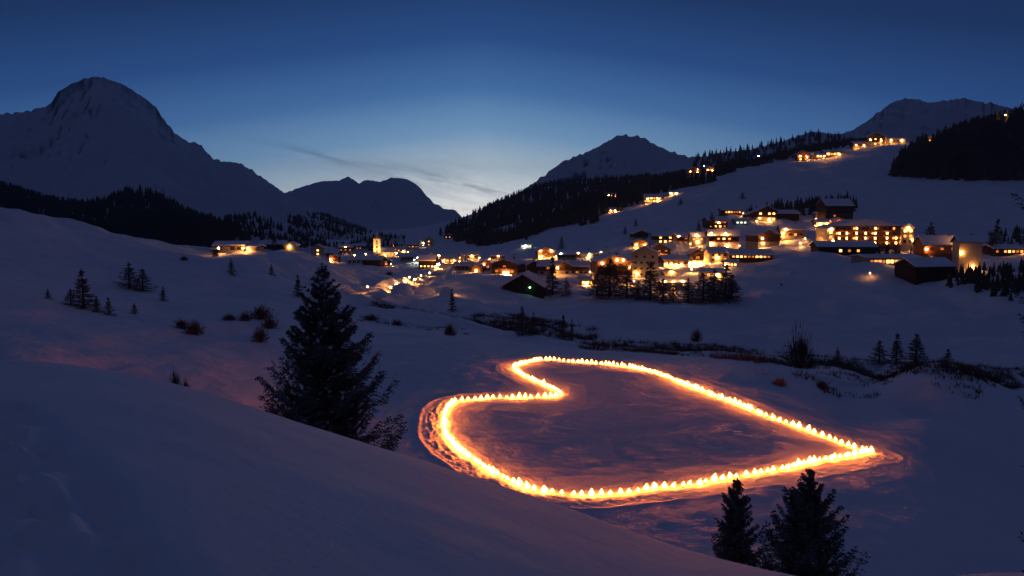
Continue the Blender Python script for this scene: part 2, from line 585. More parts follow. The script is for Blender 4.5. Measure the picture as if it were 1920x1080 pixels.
def ground(x, y):
    x, y = np.asarray(x, float), np.asarray(y, float)
    shp = np.broadcast(x, y).shape
    x, y = np.broadcast_to(x, shp).ravel(), np.broadcast_to(y, shp).ravel()
    z = base_ground(x, y).copy()
    # drifts and hollows, more of them away from the prepared field
    big = np.clip((y - 60) / 200, 0.15, 1.0)
    z += fbm(x / 34, y / 34, 3, 4) * 3.0 * big * np.clip(y / 180, 0.3, 1.6)
    left = np.clip((-x - 12) / 30, 0, 1) * np.clip((420 - y) / 150, 0, 1)
    z += left * fbm(x / 13, y / 17, 21, 3) * 0.8
    z += fbm(x / 4.2, y / 4.2, 5, 3) * 0.14
    near = (y < 150) & (y > 30) & (np.abs(x) < 75)
    if near.any():
        xn, yn = x[near], y[near]
        d, arc = segdist(xn, yn, HEART, True)
        ins = inpoly(xn, yn, HEART)
        sd = np.where(ins, -d, d)
        zz = np.zeros_like(xn)
        # the trodden lane round the outside of the torches, with its outer rim of kicked-up snow
        wob = 2.15 + 0.35 * vnoise(arc / 6, arc * 0, 8)
        lane = np.exp(-((sd - wob * 0.55) / (wob * 0.38)) ** 4)
        lump = fbm(arc / 2.2, sd / 0.34, 31, 3) * 0.24 + fbm(xn / 0.37 + yn / 2.3, yn / 0.41 - xn / 3.1, 33, 2) * 0.22
        side = np.clip((-xn + 6 + (78 - yn) * 0.4) / 12, 0.25, 1.0)
        zz += -0.05 * lane * side + lump * lane * side * 0.8
        zz += 0.20 * side * np.exp(-((sd - wob - 0.3) / 0.2) ** 2) * (0.6 + vnoise(arc / 1.3, arc * 0, 9))
        # a beaten strip just under the torches and a few ski lanes inside
        zz += -0.06 * np.exp(-(sd / 0.35) ** 2)
        inner = np.exp(-((sd + 0.9) / 0.6) ** 2) * 0.3
        zz += lump * inner * 0.6
        soft = np.clip(-sd / 6, 0, 1)
        zz += soft * fbm(xn / 2.6, yn / 1.5, 41, 4, 0.6) * 0.05
        out = np.clip((sd - 2.5) / 5, 0, 1)
        zz += out * fbm(xn / 2.2, yn / 1.7, 43, 4, 0.6) * 0.06
        fade = np.clip((140 - yn) / 20, 0, 1)
        z[near] += zz * fade
    mid = (y > 110) & (y < 460)
    if mid.any():
        d, _ = segdist(x[mid], y[mid], STREAM)
        z[mid] -= 2.2 * np.exp(-(d / 4.0) ** 2) - 0.7 * np.exp(-((d - 9) / 4.0) ** 2)
    rd = (y > 200) & (y < 700) & (x < 0)
    if rd.any():
        d, _ = segdist(x[rd], y[rd], ROAD)
        z[rd] += 1.3 * np.exp(-((d - 7) / 2.2) ** 2) - 0.4 * np.exp(-(d / 4) ** 2)
    return z.reshape(shp) if shp else float(z[0])


# the sheet itself: rows close together over the field with the heart, wider apart far away
rows = np.concatenate([np.exp(np.linspace(math.log(18), math.log(44), 36, endpoint=False)),
                       np.exp(np.linspace(math.log(44), math.log(128), 430, endpoint=False)),
                       np.exp(np.linspace(math.log(128), math.log(420), 230, endpoint=False)),
                       np.exp(np.linspace(math.log(420), math.log(2600), 200, endpoint=False)),
                       np.exp(np.linspace(math.log(2600), math.log(8900), 24))])
cols = np.concatenate([np.linspace(-2.6, -0.76, 24, endpoint=False), np.linspace(-0.76, 0.76, 760), np.linspace(0.76, 2.6, 25)[1:]])
uu, yy = np.meshgrid(cols, rows, indexing='xy')
xx = uu * yy
zz = np.vstack([ground(xx[i:i + 60], yy[i:i + 60]) for i in range(0, len(rows), 60)])
nr, nc = zz.shape
idx = np.arange(nr * nc).reshape(nr, nc)
quads = np.stack([idx[:-1, :-1], idx[:-1, 1:], idx[1:, 1:], idx[1:, :-1]], -1).reshape(-1, 4)
g_me = mesh('snow_field', np.stack([xx, yy, zz], -1).reshape(-1, 3), quads, M_SNOW, True)
tag(obj('snow_field', g_me), 'snow covered valley floor and slopes around the torch heart', kind='structure')

# ------------------------------------------------------------------ the near bank of snow the photographer stands on
EDGE_PX = [(-400, 665), (-150, 668), (0, 674), (60, 677), (120, 683), (200, 695), (300, 713), (400, 740), (500, 775), (600, 806), (700, 836), (800, 864), (900, 897),
           (1000, 932), (1100, 968), (1200, 1003), (1300, 1034), (1400, 1061), (1480, 1081), (1560, 1096), (1640, 1100), (1720, 1090), (1800, 1078), (1920, 1075), (2200, 1090)]
ea, ew = [], []
for px_, py_ in EDGE_PX:
    x_, y_, z_ = at(px_, py_, 10.0)
    ea.append(math.atan2(x_, y_))
    ew.append(z_ / math.hypot(x_, y_))
ea = [-math.pi, -2.2, -1.3] + ea + [1.3, 2.2, math.pi]
ew = [0.10, 0.08, -0.08] + ew + [-0.38, -0.1, 0.10]


def bank(x, y):
    r = np.hypot(x, y)
    th = np.arctan2(x, y)
    w = np.interp(th, ea, ew)
    w = (w + np.interp(np.clip(th - 0.03, -math.pi, math.pi), ea, ew) + np.interp(np.clip(th + 0.03, -math.pi, math.pi), ea, ew)) / 3
    rc, k = 13.0, 1.65 / 169.0
    back = np.clip((np.abs(th) - 1.2) / 0.8, 0, 1)
    k = k * (1 - 0.9 * back)
    z = w * r - k * (r - rc) ** 2
    z = np.where(r < 1e-6, -1.65, z) - 1.65 * back * 0.9 * np.exp(-r / 6)
    amp = np.clip(r / 5, 0, 1)
    z += amp * (fbm(x / 4.0, y / 4.0, 51, 3) * 0.07 + fbm(x / 0.7, y / 0.7, 55, 2) * 0.012) * np.clip(1.2 - r / 40, 0.2, 1)
    # hollow at the lower left where someone has sat down in the snow
    ax_ = ((x + 2.05) + (y - 3.3) * 0.9) / 0.55          # a trodden trail crossing the lower left
    tr_ = np.exp(-ax_ ** 4) * (y > 0.5) * (y < 6) * (x < 0)
    z -= tr_ * (0.10 + 0.22 * fbm(x / 0.33, y / 0.33, 61, 3))
    return z


ths = np.concatenate([np.linspace(-math.pi, -0.75, 40, endpoint=False), np.linspace(-0.75, 0.75, 500), np.linspace(0.75, math.pi, 41)[1:]])
rs = np.concatenate([np.linspace(0.25, 3, 20, endpoint=False), np.linspace(3, 26, 260, endpoint=False), np.linspace(26, 75, 90)])
tt, r2 = np.meshgrid(ths, rs, indexing='xy')
bx, by = r2 * np.sin(tt), r2 * np.cos(tt)
bz = bank(bx, by)
idx = np.arange(bz.size).reshape(bz.shape)
quads = np.stack([idx[:-1, :-1], idx[:-1, 1:], idx[1:, 1:], idx[1:, :-1]], -1).reshape(-1, 4)
tag(obj('snow_bank', mesh('snow_bank', np.stack([bx, by, bz], -1).reshape(-1, 3), quads, M_BANK, True)),
    'smooth bank of drifted snow sloping down in front of the camera', kind='structure')


def near_ground(x, y):
    a = float(bank(np.array([x]), np.array([y]))[0])
    b = float(ground(np.array([x]), np.array([y]))[0])
    return max(a, b)


# ------------------------------------------------------------------ mountains
TOPS = []


def mountain(name, crest, Yc, Ytoe, Ztoe, seed, amp, label, material, prof=1.5, wander=0.08, n=420, m=120, back=0.55, cj=1.0):
    cp = np.array(crest, float)
    t = np.linspace(cp[0, 0], cp[-1, 0], n)
    py = np.interp(t, cp[:, 0], cp[:, 1])
    py = py + cj * fbm(t / 9.0, t * 0 + seed, seed, 4) * 5.0
    Ycol = Yc * (1 + wander * fbm(t / 140.0, t * 0, seed + 5, 3))
    a = (t - CX) / F
    b = (CY - py) / F
    k = Ycol / (CP + b * SP)
    Xc, Zc = a * k, k * (-SP + b * CP)
    uc = Xc / Ycol
    s = np.concatenate([np.linspace(0, 1, m), 1 + np.linspace(0, 1, 14)[1:]])
    S = s[:, None]
    front = np.minimum(S, 1.0)
    Y = Ytoe + (Ycol[None] - Ytoe) * front + np.maximum(S - 1, 0) * back * Yc * 0.5
    X = uc[None] * Y
    pad = 18
    Zsm = np.convolve(np.r_[[Zc[0]] * pad, Zc, [Zc[-1]] * pad], np.hanning(2 * pad + 3)[1:-1] / np.hanning(2 * pad + 3)[1:-1].sum(), 'valid')
    Z = Ztoe + (Zsm[None] - Ztoe) * (0.25 * front + 0.75 * front ** prof) + (Zc - Zsm)[None] * front ** 7
    Z = Z - np.maximum(S - 1, 0) ** 0.8 * (Zc[None] - Ztoe) * 0.9
    env = np.sin(np.pi * np.clip(front, 0, 1)) ** 0.8 * (S <= 1)
    rid = (0.5 - np.abs(fbm(X / (Yc * 0.07) + Z / (Yc * 0.05), Y / (Yc * 0.13) - Z / (Yc * 0.09), seed, 5, 0.55))) * 2 - 0.6
    Z = Z + env * amp * rid + env * amp * 0.35 * fbm(X / (Yc * 0.015), Y / (Yc * 0.03), seed + 3, 4, 0.6)
    # the crest itself must stay the skyline
    wl = Z / Y
    lim = (Zc / Ycol)[None] - (1 - front) * 0.004
    Z = np.where(S <= 1, np.minimum(wl, lim) * Y, Z)
    V = np.stack([X, Y, Z], -1)
    idx = np.arange(Z.size).reshape(Z.shape)
    quads = np.stack([idx[:-1, :-1], idx[:-1, 1:], idx[1:, 1:], idx[1:, :-1]], -1).reshape(-1, 4)
    o = obj(name, mesh(name, V.reshape(-1, 3), quads, material, True))
    tag(o, label, kind='structure')
    TOPS.append(float(Z.max()))
    return V[:m]


MT_LEFT = mountain('mountain', [(-500, 330), (-300, 260), (-100, 226), (0, 214), (50, 209), (85, 200), (98, 190), (108, 174), (128, 160), (150, 150), (178, 143), (202, 148),
                                (222, 154), (245, 167), (266, 180), (288, 197), (300, 212), (312, 230), (325, 247), (345, 262), (366, 268), (378, 272), (388, 287),
                                (400, 297), (415, 303), (440, 303), (455, 309), (470, 318), (500, 338), (530, 360), (560, 376), (600, 398), (640, 415), (690, 432), (760, 446)],
                    3000, 760, -50, 71, 34, 'tall snowy mountain with a dark rocky summit on the left', M_MOUNT, prof=1.35)
MT_FAR = mountain('mountain', [(440, 395), (480, 380), (530, 362), (545, 358), (570, 349), (600, 340), (622, 339), (636, 338), (653, 331), (662, 336), (673, 344), (686, 337), (700, 339),
                               (712, 341), (735, 333), (762, 335), (778, 344), (790, 354), (800, 367), (814, 381), (824, 385), (832, 392), (846, 392), (856, 396),
                               (866, 407), (885, 418), (910, 430), (960, 440)],
                   6500, 2600, -60, 77, 45, 'blue jagged mountain closing the end of the valley', M_MOUNT_FAR, n=320, m=70, cj=0.45)
MT_MID = mountain('mountain', [(800, 450), (850, 428), (880, 410), (920, 394), (960, 372), (985, 353), (1010, 336), (1040, 314), (1056, 302), (1080, 293), (1105, 283), (1130, 270), (1146, 261), (1162, 253),
                               (1172, 252), (1180, 256), (1198, 255), (1212, 261), (1235, 275), (1262, 286), (1290, 293), (1330, 297), (1400, 300), (1500, 310)],
                   2700, 1500, -20, 83, 34, 'rounded snowy peak above the wooded slope in the middle', M_MOUNT, n=340, m=80, prof=1.3)
MT_SHOULDER = mountain('mountain', [(1200, 330), (1280, 300), (1320, 292), (1360, 285), (1400, 281), (1440, 272), (1475, 262), (1500, 253), (1522, 247), (1545, 249), (1575, 252), (1610, 254), (1660, 258), (1760, 270)],
                        2200, 1350, 20, 89, 16, 'low dark shoulder of a hill behind the slope chalets', M_MOUNT, n=220, m=50)
MT_RIGHT = mountain('mountain', [(1500, 275), (1560, 258), (1600, 243), (1622, 230), (1640, 216), (1662, 199), (1680, 189), (1695, 185), (1715, 185), (1735, 191), (1755, 192), (1785, 186), (1810, 184),
                                 (1830, 190), (1845, 193), (1858, 192), (1875, 198), (1910, 206), (1960, 220), (2100, 250), (2400, 300)],
                     3100, 1500, 20, 97, 45, 'broad dark mountain with a double summit on the right', M_MOUNT, n=380, m=90)


# ------------------------------------------------------------------ conifers
def conifer_arrays(H, R, seed, nbr, ntw, ntri, up=0.25, tipup=0.25, nsize=0.07, sparse=0.12, drop=0.35, snow=0.0, taper=0.85, lean=None, low=0.03):
    """branches with twigs and needle tufts, as triangle soup; returns crown, branch-wood, snow triangles"""
    rg = np.random.default_rng(seed)
    cr, wd, sn = [], [], []
    for b in range(nbr):
        f = (b + rg.random()) / nbr
        f = f ** 0.88
        if f > 0.78 and rg.random() < 0.35:
            continue
        z0 = H * (low + (0.97 - low) * f)
        ln = R * (1 - f) ** taper * rg.uniform(0.62, 1.12) + 0.025 * R
        ln = min(ln, R * 0.97)
        if rg.random() < sparse:
            ln *= 0.55
        a = b * 2.39996 + rg.normal(0, 0.35)
        if lean is not None:
            ln *= 1 + lean * math.cos(a)
        rise = up * (0.4 + 0.9 * f) + rg.normal(0, 0.08)
        dx, dy = math.cos(a), math.sin(a)
        k = np.linspace(0, 1, 7)
        cx, cyy = dx * ln * k, dy * ln * k
        cz = z0 + ln * (rise * k - 0.30 * np.sin(k * 2.4) * (1 - f) + tipup * k ** 3)
        P = np.stack([cx, cyy, cz], 1)
        side = np.array([-dy, dx, 0])
        wid = 0.012 * ln + 0.004
        for i in range(6):
            p, q_ = P[i], P[i + 1]
            w0 = wid * (1 - i / 6.5)
            wd.append((p - side * w0, p + side * w0, q_))
            wd.append((p - (0, 0, w0), p + (0, 0, w0), q_))
        ntw_b = 7 if f > 0.85 else max(4, int(ntw * (0.45 + 0.75 * ln / R)))
        for t_ in range(ntw_b):
            kk = 0.10 + 0.9 * (t_ + rg.random()) / ntw_b
            i = min(int(kk * 6), 5)
            fr = kk * 6 - i
            base = P[i] * (1 - fr) + P[i + 1] * fr
            s = 1 if t_ % 2 else -1
            tl = ln * 0.34 * (1.05 - 0.75 * kk) * rg.uniform(0.6, 1.25) + nsize * 0.8 * (1 - 0.6 * f)
            d = np.array([dx, dy, 0]) * rg.uniform(0.45, 0.95) + side * s * rg.uniform(0.3, 0.9)
            d[2] = -drop * rg.uniform(0.1, 1.3) + tipup * kk * 0.6
            d /= np.linalg.norm(d)
            for n_ in range(ntri):
                tt_ = (n_ + 0.5) / ntri
                c = base + d * tl * tt_ + rg.normal(0, nsize * 0.16, 3)
                nd = d * rg.uniform(0.5, 1.1) + rg.normal(0, 0.55, 3)
                nd /= np.linalg.norm(nd)
                wv = np.cross(nd, rg.normal(0, 1, 3))
                wv /= (np.linalg.norm(wv) + 1e-6)
                ll = nsize * rg.uniform(0.7, 1.4)
                cr.append((c - wv * ll * 0.27, c + wv * ll * 0.27, c + nd * ll))
        for _ in range(int(snow * 3)) if snow else ():
            i = rg.integers(1, 7)
            c = P[i] + np.array([0, 0, 0.085])
            dl = P[min(i + 1, 6)] - P[i - 1]
            c = c + rg.normal(0, 0.07, 3) * (1, 1, 0.2)
            dl = dl / (np.linalg.norm(dl) + 1e-6)
            L_, W_ = ln * rg.uniform(0.04, 0.10), 0.03 + 0.05 * rg.random()
            ring = [c + dl * L_ * math.cos(q2) + side * W_ * math.sin(q2) + np.array([0, 0, rg.normal(0, 0.01)]) for q2 in np.linspace(0, 2 * math.pi, 9)[:-1]]
            topp = c + np.array([0, 0, 0.055])
            for q2 in range(8):
                sn.append((ring[q2], ring[(q2 + 1) % 8], topp))
    # leader
    for n_ in range(ntri * 7):
        c = np.array([0, 0, H * (0.86 + 0.13 * rg.random())])
        nd = rg.normal(0, 0.6, 3) + np.array([0, 0, 1.1])
        nd /= np.linalg.norm(nd)
        wv = np.cross(nd, rg.normal(0, 1, 3))
        wv /= np.linalg.norm(wv)
        cr.append((c - wv * nsize * 0.25, c + wv * nsize * 0.25, c + nd * nsize * 1.2))
    return np.array(cr), np.array(wd), (np.array(sn) if sn else None)


def tri_mesh(name, T, m, smooth=False):
    T = np.asarray(T, float).reshape(-1, 3, 3)
    return mesh(name, T.reshape(-1, 3), np.arange(len(T) * 3).reshape(-1, 3), m, smooth)


def trunk_mesh(H, r, base=-1.2):
    mb = MB()
    mb.lathe([(r * 1.25, base), (r, 0.1 * H), (r * 0.65, 0.45 * H), (r * 0.3, 0.8 * H), (0.01, 0.96 * H)], 9)
    return mb.build('trunk', M_BARK, True)


def big_conifer(name, x, y, top_z, label, seed, R, nbr, ntw, ntri, **kw):
    zb = near_ground(x, y)
    H = top_z - zb
    o = bpy.data.objects.new(name, None)
    C.objects.link(o)
    o.location = (x, y, zb)
    tag(o, label, 'tree')
    cr, wd, sn = conifer_arrays(H, R, seed, nbr, ntw, ntri, **kw)
    obj('trunk', trunk_mesh(H, 0.02 * H), o)
    obj('crown', tri_mesh('crown', cr, M_NEEDLE), o)
    obj('branch_wood', tri_mesh('branch_wood', wd, M_BARK), o)['kind'] = 'stuff'
    if sn is not None:
        obj('snow_clumps', tri_mesh('snow_clumps', sn, M_ROOFSNOW, True), o)['kind'] = 'stuff'
    return o


x_, y_, z_ = at(604, 490, 25.0)
big_conifer('spruce_tree', x_, y_, z_, 'large dark spruce dusted with snow just beyond the near bank', 6, 2.55, 250, 50, 13,
            up=0.10, tipup=0.36, nsize=0.075, snow=1.0, taper=0.86, lean=0.0, sparse=0.25, low=0.13)
x_, y_, z_ = at(1382, 893, 21.0)
big_conifer('spruce_tree', x_, y_, z_, 'smaller of the two dark spruces in front of the near torch row', 8, 1.15, 130, 30, 10,
            up=0.35, tipup=0.4, nsize=0.06, taper=0.95, sparse=0.3)
x_, y_, z_ = at(1518, 876, 20.0)
big_conifer('spruce_tree', x_, y_, z_, 'taller bushy spruce at the bottom edge right of its smaller neighbour', 9, 1.7, 180, 36, 11,
            up=0.35, tipup=0.4, nsize=0.065, taper=0.9, sparse=0.3)
x_, y_, z_ = at(2045, 800, 13.0)
big_conifer('spruce_tree', x_, y_, z_, 'dark spruce cut off by the frame with only branch tips showing', 14, 0.95, 80, 26, 9,
            up=0.1, tipup=0.25, nsize=0.06, taper=0.5)

x_, y_, z_ = at(2080, 120, 14.0)
tl = big_conifer('larch_tree', x_, y_, z_, 'leaning bare larch whose fuzzy tip enters at the upper right corner', 23, 0.75, 60, 22, 5,
                 up=0.6, tipup=0.3, nsize=0.05, taper=0.35, sparse=0.3)
tl.rotation_euler = (0, math.radians(-8.0), 0)

# medium trees: a few meshes shared between all of them
MID = []
for i in range(5):
    cr, wd, sn = conifer_arrays(1.0, 0.21 + 0.025 * i, 100 + i, 74, 10, 5, up=0.02, tipup=0.12, nsize=0.03, taper=1.05, sparse=0.2)
    MID.append((tri_mesh('crown', cr, M_NEEDLE), trunk_mesh(1.0, 0.02, -0.06)))


def mid_tree(px, pyb, hpx, label, group, v=0, wide=1.0, fn=ground, cat='tree', name='spruce_tree'):
    x, y, z = hit(px, pyb, fn)
    h = hpx * math.hypot(x, y) / F / 0.97
    o = bpy.data.objects.new(name, None)
    C.objects.link(o)
    o.location = (x, y, z - 0.02 * h)
    o.rotation_euler = (0, 0, random.uniform(0, 6.28))
    wide *= 1.8 if (pyb > 548 and pyb < 570 and px > 1100) else 1.2
    o.scale = (h * wide, h * wide, h)
    tag(o, label, cat, group)
    obj('crown', MID[v % 5][0], o)
    obj('trunk', MID[v % 5][1], o)
    return o


# round leafless shrubs
def shrub_mesh(seed, n=260):
    rg = np.random.default_rng(seed)
    T = []
    for i in range(n):
        a, e = rg.uniform(0, 6.28), rg.uniform(0.25, 1.5)
        ln = rg.uniform(0.55, 1.0)
        d = np.array([math.cos(a) * math.cos(e), math.sin(a) * math.cos(e), math.sin(e)])
        p0 = rg.normal(0, 0.12, 3) * (1, 1, 0)
        p1 = p0 + d * ln * 0.6
        p2 = p0 + d * ln + rg.normal(0, 0.12, 3)
        wv = np.cross(d, rg.normal(0, 1, 3))
        wv /= np.linalg.norm(wv)
        T += [(p0 - wv * 0.012, p0 + wv * 0.012, p1), (p1 - wv * 0.02, p1 + wv * 0.02, p2)]
        for k in range(3):
            c = p1 + (p2 - p1) * rg.random()
            nd = d + rg.normal(0, 0.6, 3)
            nd /= np.linalg.norm(nd)
            T.append((c - wv * 0.018, c + wv * 0.018, c + nd * 0.22))
    return tri_mesh('shrub', np.array(T), M_TWIG)


SHRUBS = [shrub_mesh(200 + i) for i in range(4)]


def shrub(px, pyb, wpx, hpx, label, v=0, fn=ground):
    x, y, z = hit(px, pyb, fn)
    k = math.hypot(x, y) / F
    o = obj('shrub', SHRUBS[v % 4], None, (x, y, z - 0.12 * hpx * k), random.uniform(0, 6.28), (wpx * k * 0.68, wpx * k * 0.55, hpx * k * 1.1))
    return tag(o, label, 'shrub', 'bare shrubs in the snow')


TREES = [  # px, base py, height px, label, variant, width
    (157, 578, 64, 'tallest dark spruce of the cluster high on the left snow slope', 0, 1.5),
    (182, 585, 26, 'small spruce tucked at the right foot of the tallest slope spruce', 1, 1.6),
    (133, 572, 26, 'low bushy spruce hugging the tallest slope spruce from the left', 4, 2.0),
    (204, 591, 30, 'little lone spruce a step below the left slope cluster', 2, 1.2),
    (243, 541, 44, 'broad left spruce of the joined pair on the left slope', 3, 1.8),
    (268, 546, 38, 'right and slightly lower spruce of the joined pair on the left slope', 4, 1.9),
    (306, 564, 24, 'small upright spruce right of the joined pair', 0, 1.4),
    (252, 588, 18, 'tiny faint spruce below the joined pair', 1, 1.6),
    (90, 560, 16, 'tiny faint spruce left of the whole slope cluster', 2, 1.5),
    (434, 516, 30, 'thin crooked spruce below the plateau farmhouses', 3, 1.1),
    (509, 516, 20, 'small round topped spruce on the slope below the lamp house', 2, 1.3),
    (559, 556, 40, 'narrow spruce just left of the big spruce top', 0, 1.1),
    (848, 584, 44, 'slim dark spruce standing before the glowing snow mound', 0, 0.9),
    (979, 628, 54, 'taller of the two reddish spruces on the stream bank behind the heart', 1, 1.35),
    (1001, 628, 44, 'shorter spruce right beside the taller reddish stream spruce', 3, 1.2),
    (1056, 636, 46, 'reddish spruce with a thin neighbour on the stream bank', 2, 1.2),
    (1072, 637, 40, 'very thin tree hugging the reddish stream bank spruce', 0, 0.7),
    (1648, 682, 40, 'leftmost low spruce of the dark stream clump on the right', 4, 1.7),
    (1680, 684, 54, 'middle spruce of the dark stream clump on the right', 0, 1.3),
    (1716, 688, 56, 'tallest and broadest spruce of the dark stream clump on the right', 1, 1.6),
    (1776, 690, 32, 'low lone spruce right of the dark stream clump', 2, 1.5),
    (1570, 682, 30, 'thin spruce between the round bare tree and the dark clump', 3, 1.1),
    (515, 470, 36, 'tall thin spruce towering over the dark plateau farmhouse', 1, 0.9),
    (495, 470, 24, 'short spruce left of the tall farmhouse spruce', 2, 1.2),
    (1036, 552, 72, 'tall black spruce right of the dark barn', 0, 1.1),
    (1062, 553, 34, 'small spruce between the barn spruce and the bright terrace', 3, 1.3),
    (1143, 556, 70, 'dark spruce directly below the three lamps of the brown house', 1, 1.3),
    (1120, 556, 44, 'bushy spruce at the foot of the bright terrace', 4, 1.6),
    (1175, 558, 52, 'second dark spruce below the brown house', 2, 1.4),
    (1196, 560, 34, 'short spruce filling the gap in the front tree row', 3, 1.6),
    (1219, 563, 72, 'tall spruce before the grey stone house', 0, 1.2),
    (1243, 565, 42, 'spruce just left of the lit awnings', 2, 1.4),
    (1262, 566, 40, 'narrow spruce between the two glowing doorways', 1, 1.0),
    (1290, 566, 44, 'spruce right of the glowing doorways', 3, 1.3),
    (1318, 565, 52, 'leftmost spruce of the black clump ending the front row', 4, 1.5),
    (1338, 566, 58, 'middle spruce of the black clump ending the front row', 1, 1.4),
    (1360, 563, 66, 'tallest spruce of the black clump ending the front row', 0, 1.3),
    (1372, 560, 44, 'last small spruce at the right end of the front row', 2, 1.3),
    (1310, 440, 26, 'spruce on the upper lane left of the orange chalet', 0, 1.1),
    (1334, 440, 40, 'dark spruce standing close to the orange upper chalet', 1, 1.3),
    (1744, 455, 34, 'dark spruce between the big hotel and the red house', 3, 1.6),
    (1868, 470, 50, 'tall dark spruce behind the cream walled house', 2, 1.1),
    (1860, 478, 36, 'small spruce at the corner of the cream walled house', 1, 1.4),
    (1172, 438, 14, 'speck of a spruce alone on the lower ski slope', 0, 1.4),
    (1192, 424, 14, 'speck of a spruce higher on the lower ski slope', 1, 1.4),
    (1276, 384, 12, 'tiny spruce under the long lit slope chalet', 2, 1.8),
    (1392, 372, 12, 'tiny spruce in the middle of the ski slope', 3, 1.8),
    (1053, 466, 24, 'tiny spruce by the low roofs at the foot of the ski slope', 3, 1.2),
]
for px_, pb_, h_, lb_, v_, w_ in TREES:
    mid_tree(px_, pb_, h_, lb_, 'single spruces in the snow', v_, w_)
SHR = [(488, 598, 44, 26, 'broad round bare shrub in the hollow left of the big spruce', 0), (460, 601, 26, 16, 'low bare shrub beside the broad round shrub', 1),
       (430, 600, 24, 12, 'flat bare shrub at the left end of the hollow', 2), (366, 628, 34, 26, 'bare shrub on the left rise nearest the pink snow', 3),
       (340, 616, 28, 18, 'bare shrub at the upper end of the rise', 0), (487, 640, 34, 26, 'reddish bare shrub touching the big spruce', 1),
       (505, 615, 30, 22, 'bare shrub half hidden by the big spruce', 2), (843, 629, 24, 22, 'rounded bare bush alone in the snow before the stream', 3),
       (1306, 640, 20, 24, 'reddish bush on the far bank above the heart', 1), (1500, 690, 52, 72, 'round crowned bare tree on the stream bank right of the heart', 2),
       (404, 480, 16, 8, 'low dark shrub by the plateau shed', 3), (694, 600, 30, 12, 'flat shrub on the snow ledge before the stream', 0),
       (744, 610, 24, 10, 'flat shrub lower on the snow ledge', 1), (1462, 722, 30, 14, 'low scrubby bush below the round bare tree', 3),
       (1540, 728, 30, 14, 'low scrubby bush right below the round bare tree', 0), (1465, 535, 4, 4, 'tiny twig poking from the swell of snow', 1),
       (345, 488, 12, 8, 'small dark shrub on the plateau edge', 2), (730, 515, 14, 6, 'dark bush beside the valley road', 3)]
for px_, pb_, w_, h_, lb_, v_ in SHR:
    shrub(px_, pb_, w_, h_, lb_, v_)
# twigs poking over the edge of the near bank
for px_, w_, h_, lb_, v_ in [(330, 22, 36, 'spiky reddish twigs poking over the near bank', 0), (348, 14, 18, 'small twig tuft beside the spiky twigs on the near bank', 2)]:
    x_, y_, z_ = at(px_, 722, 16.0)
    zb_ = near_ground(x_, y_)
    tag(obj('shrub', SHRUBS[v_], None, (x_, y_, zb_ - 0.05), 0.7, (w_ / F * 9, w_ / F * 9, h_ / F * 16 + (z_ - zb_))), lb_, 'shrub', 'bare shrubs in the snow')

# ------------------------------------------------------------------ forests and scrub that read as one mass
LOW = []
for i in range(4):
    rg = np.random.default_rng(300 + i)
    T = []
    for k in range(6):
        z0, z1 = 0.08 + 0.145 * k, 0.08 + 0.145 * k + 0.26 - 0.012 * k
        r = 0.20 * (1 - k / 6.4)
        pts = []
        for j in range(10):
            rr = r * (1.15 if j % 2 else 0.55) * rg.uniform(0.7, 1.25)
            aa = 2 * math.pi * (j + rg.uniform(-0.3, 0.3)) / 10
            pts.append((rr * math.cos(aa), rr * math.sin(aa), z0 + rg.uniform(-0.03, 0.03)))
        for j in range(10):
            T.append((pts[j], pts[(j + 1) % 10], (0, 0, min(z1, 1.0))))
    LOW.append(np.array(T))


def forest(name, pts, hts, label, material=None):
    out = []
    rg = np.random.default_rng(len(pts))
    for (x, y, z), h in zip(pts, hts):
        T = LOW[rg.integers(4)]
        a = rg.uniform(0, 6.28)
        w = h * rg.uniform(0.8, 1.25)
        R = np.array([[math.cos(a) * w, -math.sin(a) * w, 0], [math.sin(a) * w, math.cos(a) * w, 0], [0, 0, h]])
        out.append(T @ R.T + (x, y, z - 0.1 * h))
    o = obj(name, tri_mesh(name, np.concatenate(out), material or M_FOREST))
    return tag(o, label, kind='stuff')


KEEP = [(1146, 369, 20), (1149, 398, 16), (1301, 328, 24), (1331, 325, 16), (1320, 300, 6), (1422, 292, 6), (1883, 238, 10), (1224, 380, 36), (1263, 366, 18), (1506, 302, 22),
        (1539, 297, 20), (1562, 294, 30), (1612, 278, 22), (1641, 274, 30), (1657, 266, 16), (1680, 268, 30), (1745, 268, 14), (804, 462, 16), (840, 448, 16), (987, 464, 24)]


def clear_view(px, py, m=3):
    ok = np.ones(np.shape(px), bool)
    for kx, ky, kw in KEEP:
        ok &= ~((np.abs(px - kx) < kw / 2 + m) & (py > ky - 3) & (py < ky + 13))
    return ok


def scatter_ground(polys, n, y0, y1, h0, h1, seed, holes=None):
    rg = np.random.default_rng(seed)
    P = []
    while len(P) < n:
        Y = np.exp(rg.uniform(math.log(y0), math.log(y1), 6000))
        X = rg.uniform(-0.72, 0.76, 6000) * Y
        Z = ground(X, Y)
        px, py = project(X, Y, Z)
        ok = np.zeros(6000, bool)
        for p in polys:
            ok |= inpoly(px, py, p)
        ok &= clear_view(px, py)
        if holes is not None:
            ok &= fbm(X / 60, Y / 60, 99, 3) > holes
        P += list(zip(X[ok], Y[ok], Z[ok]))
        if ok.sum() == 0:
            break
    return P[:n], rg.uniform(h0, h1, min(n, len(P)))


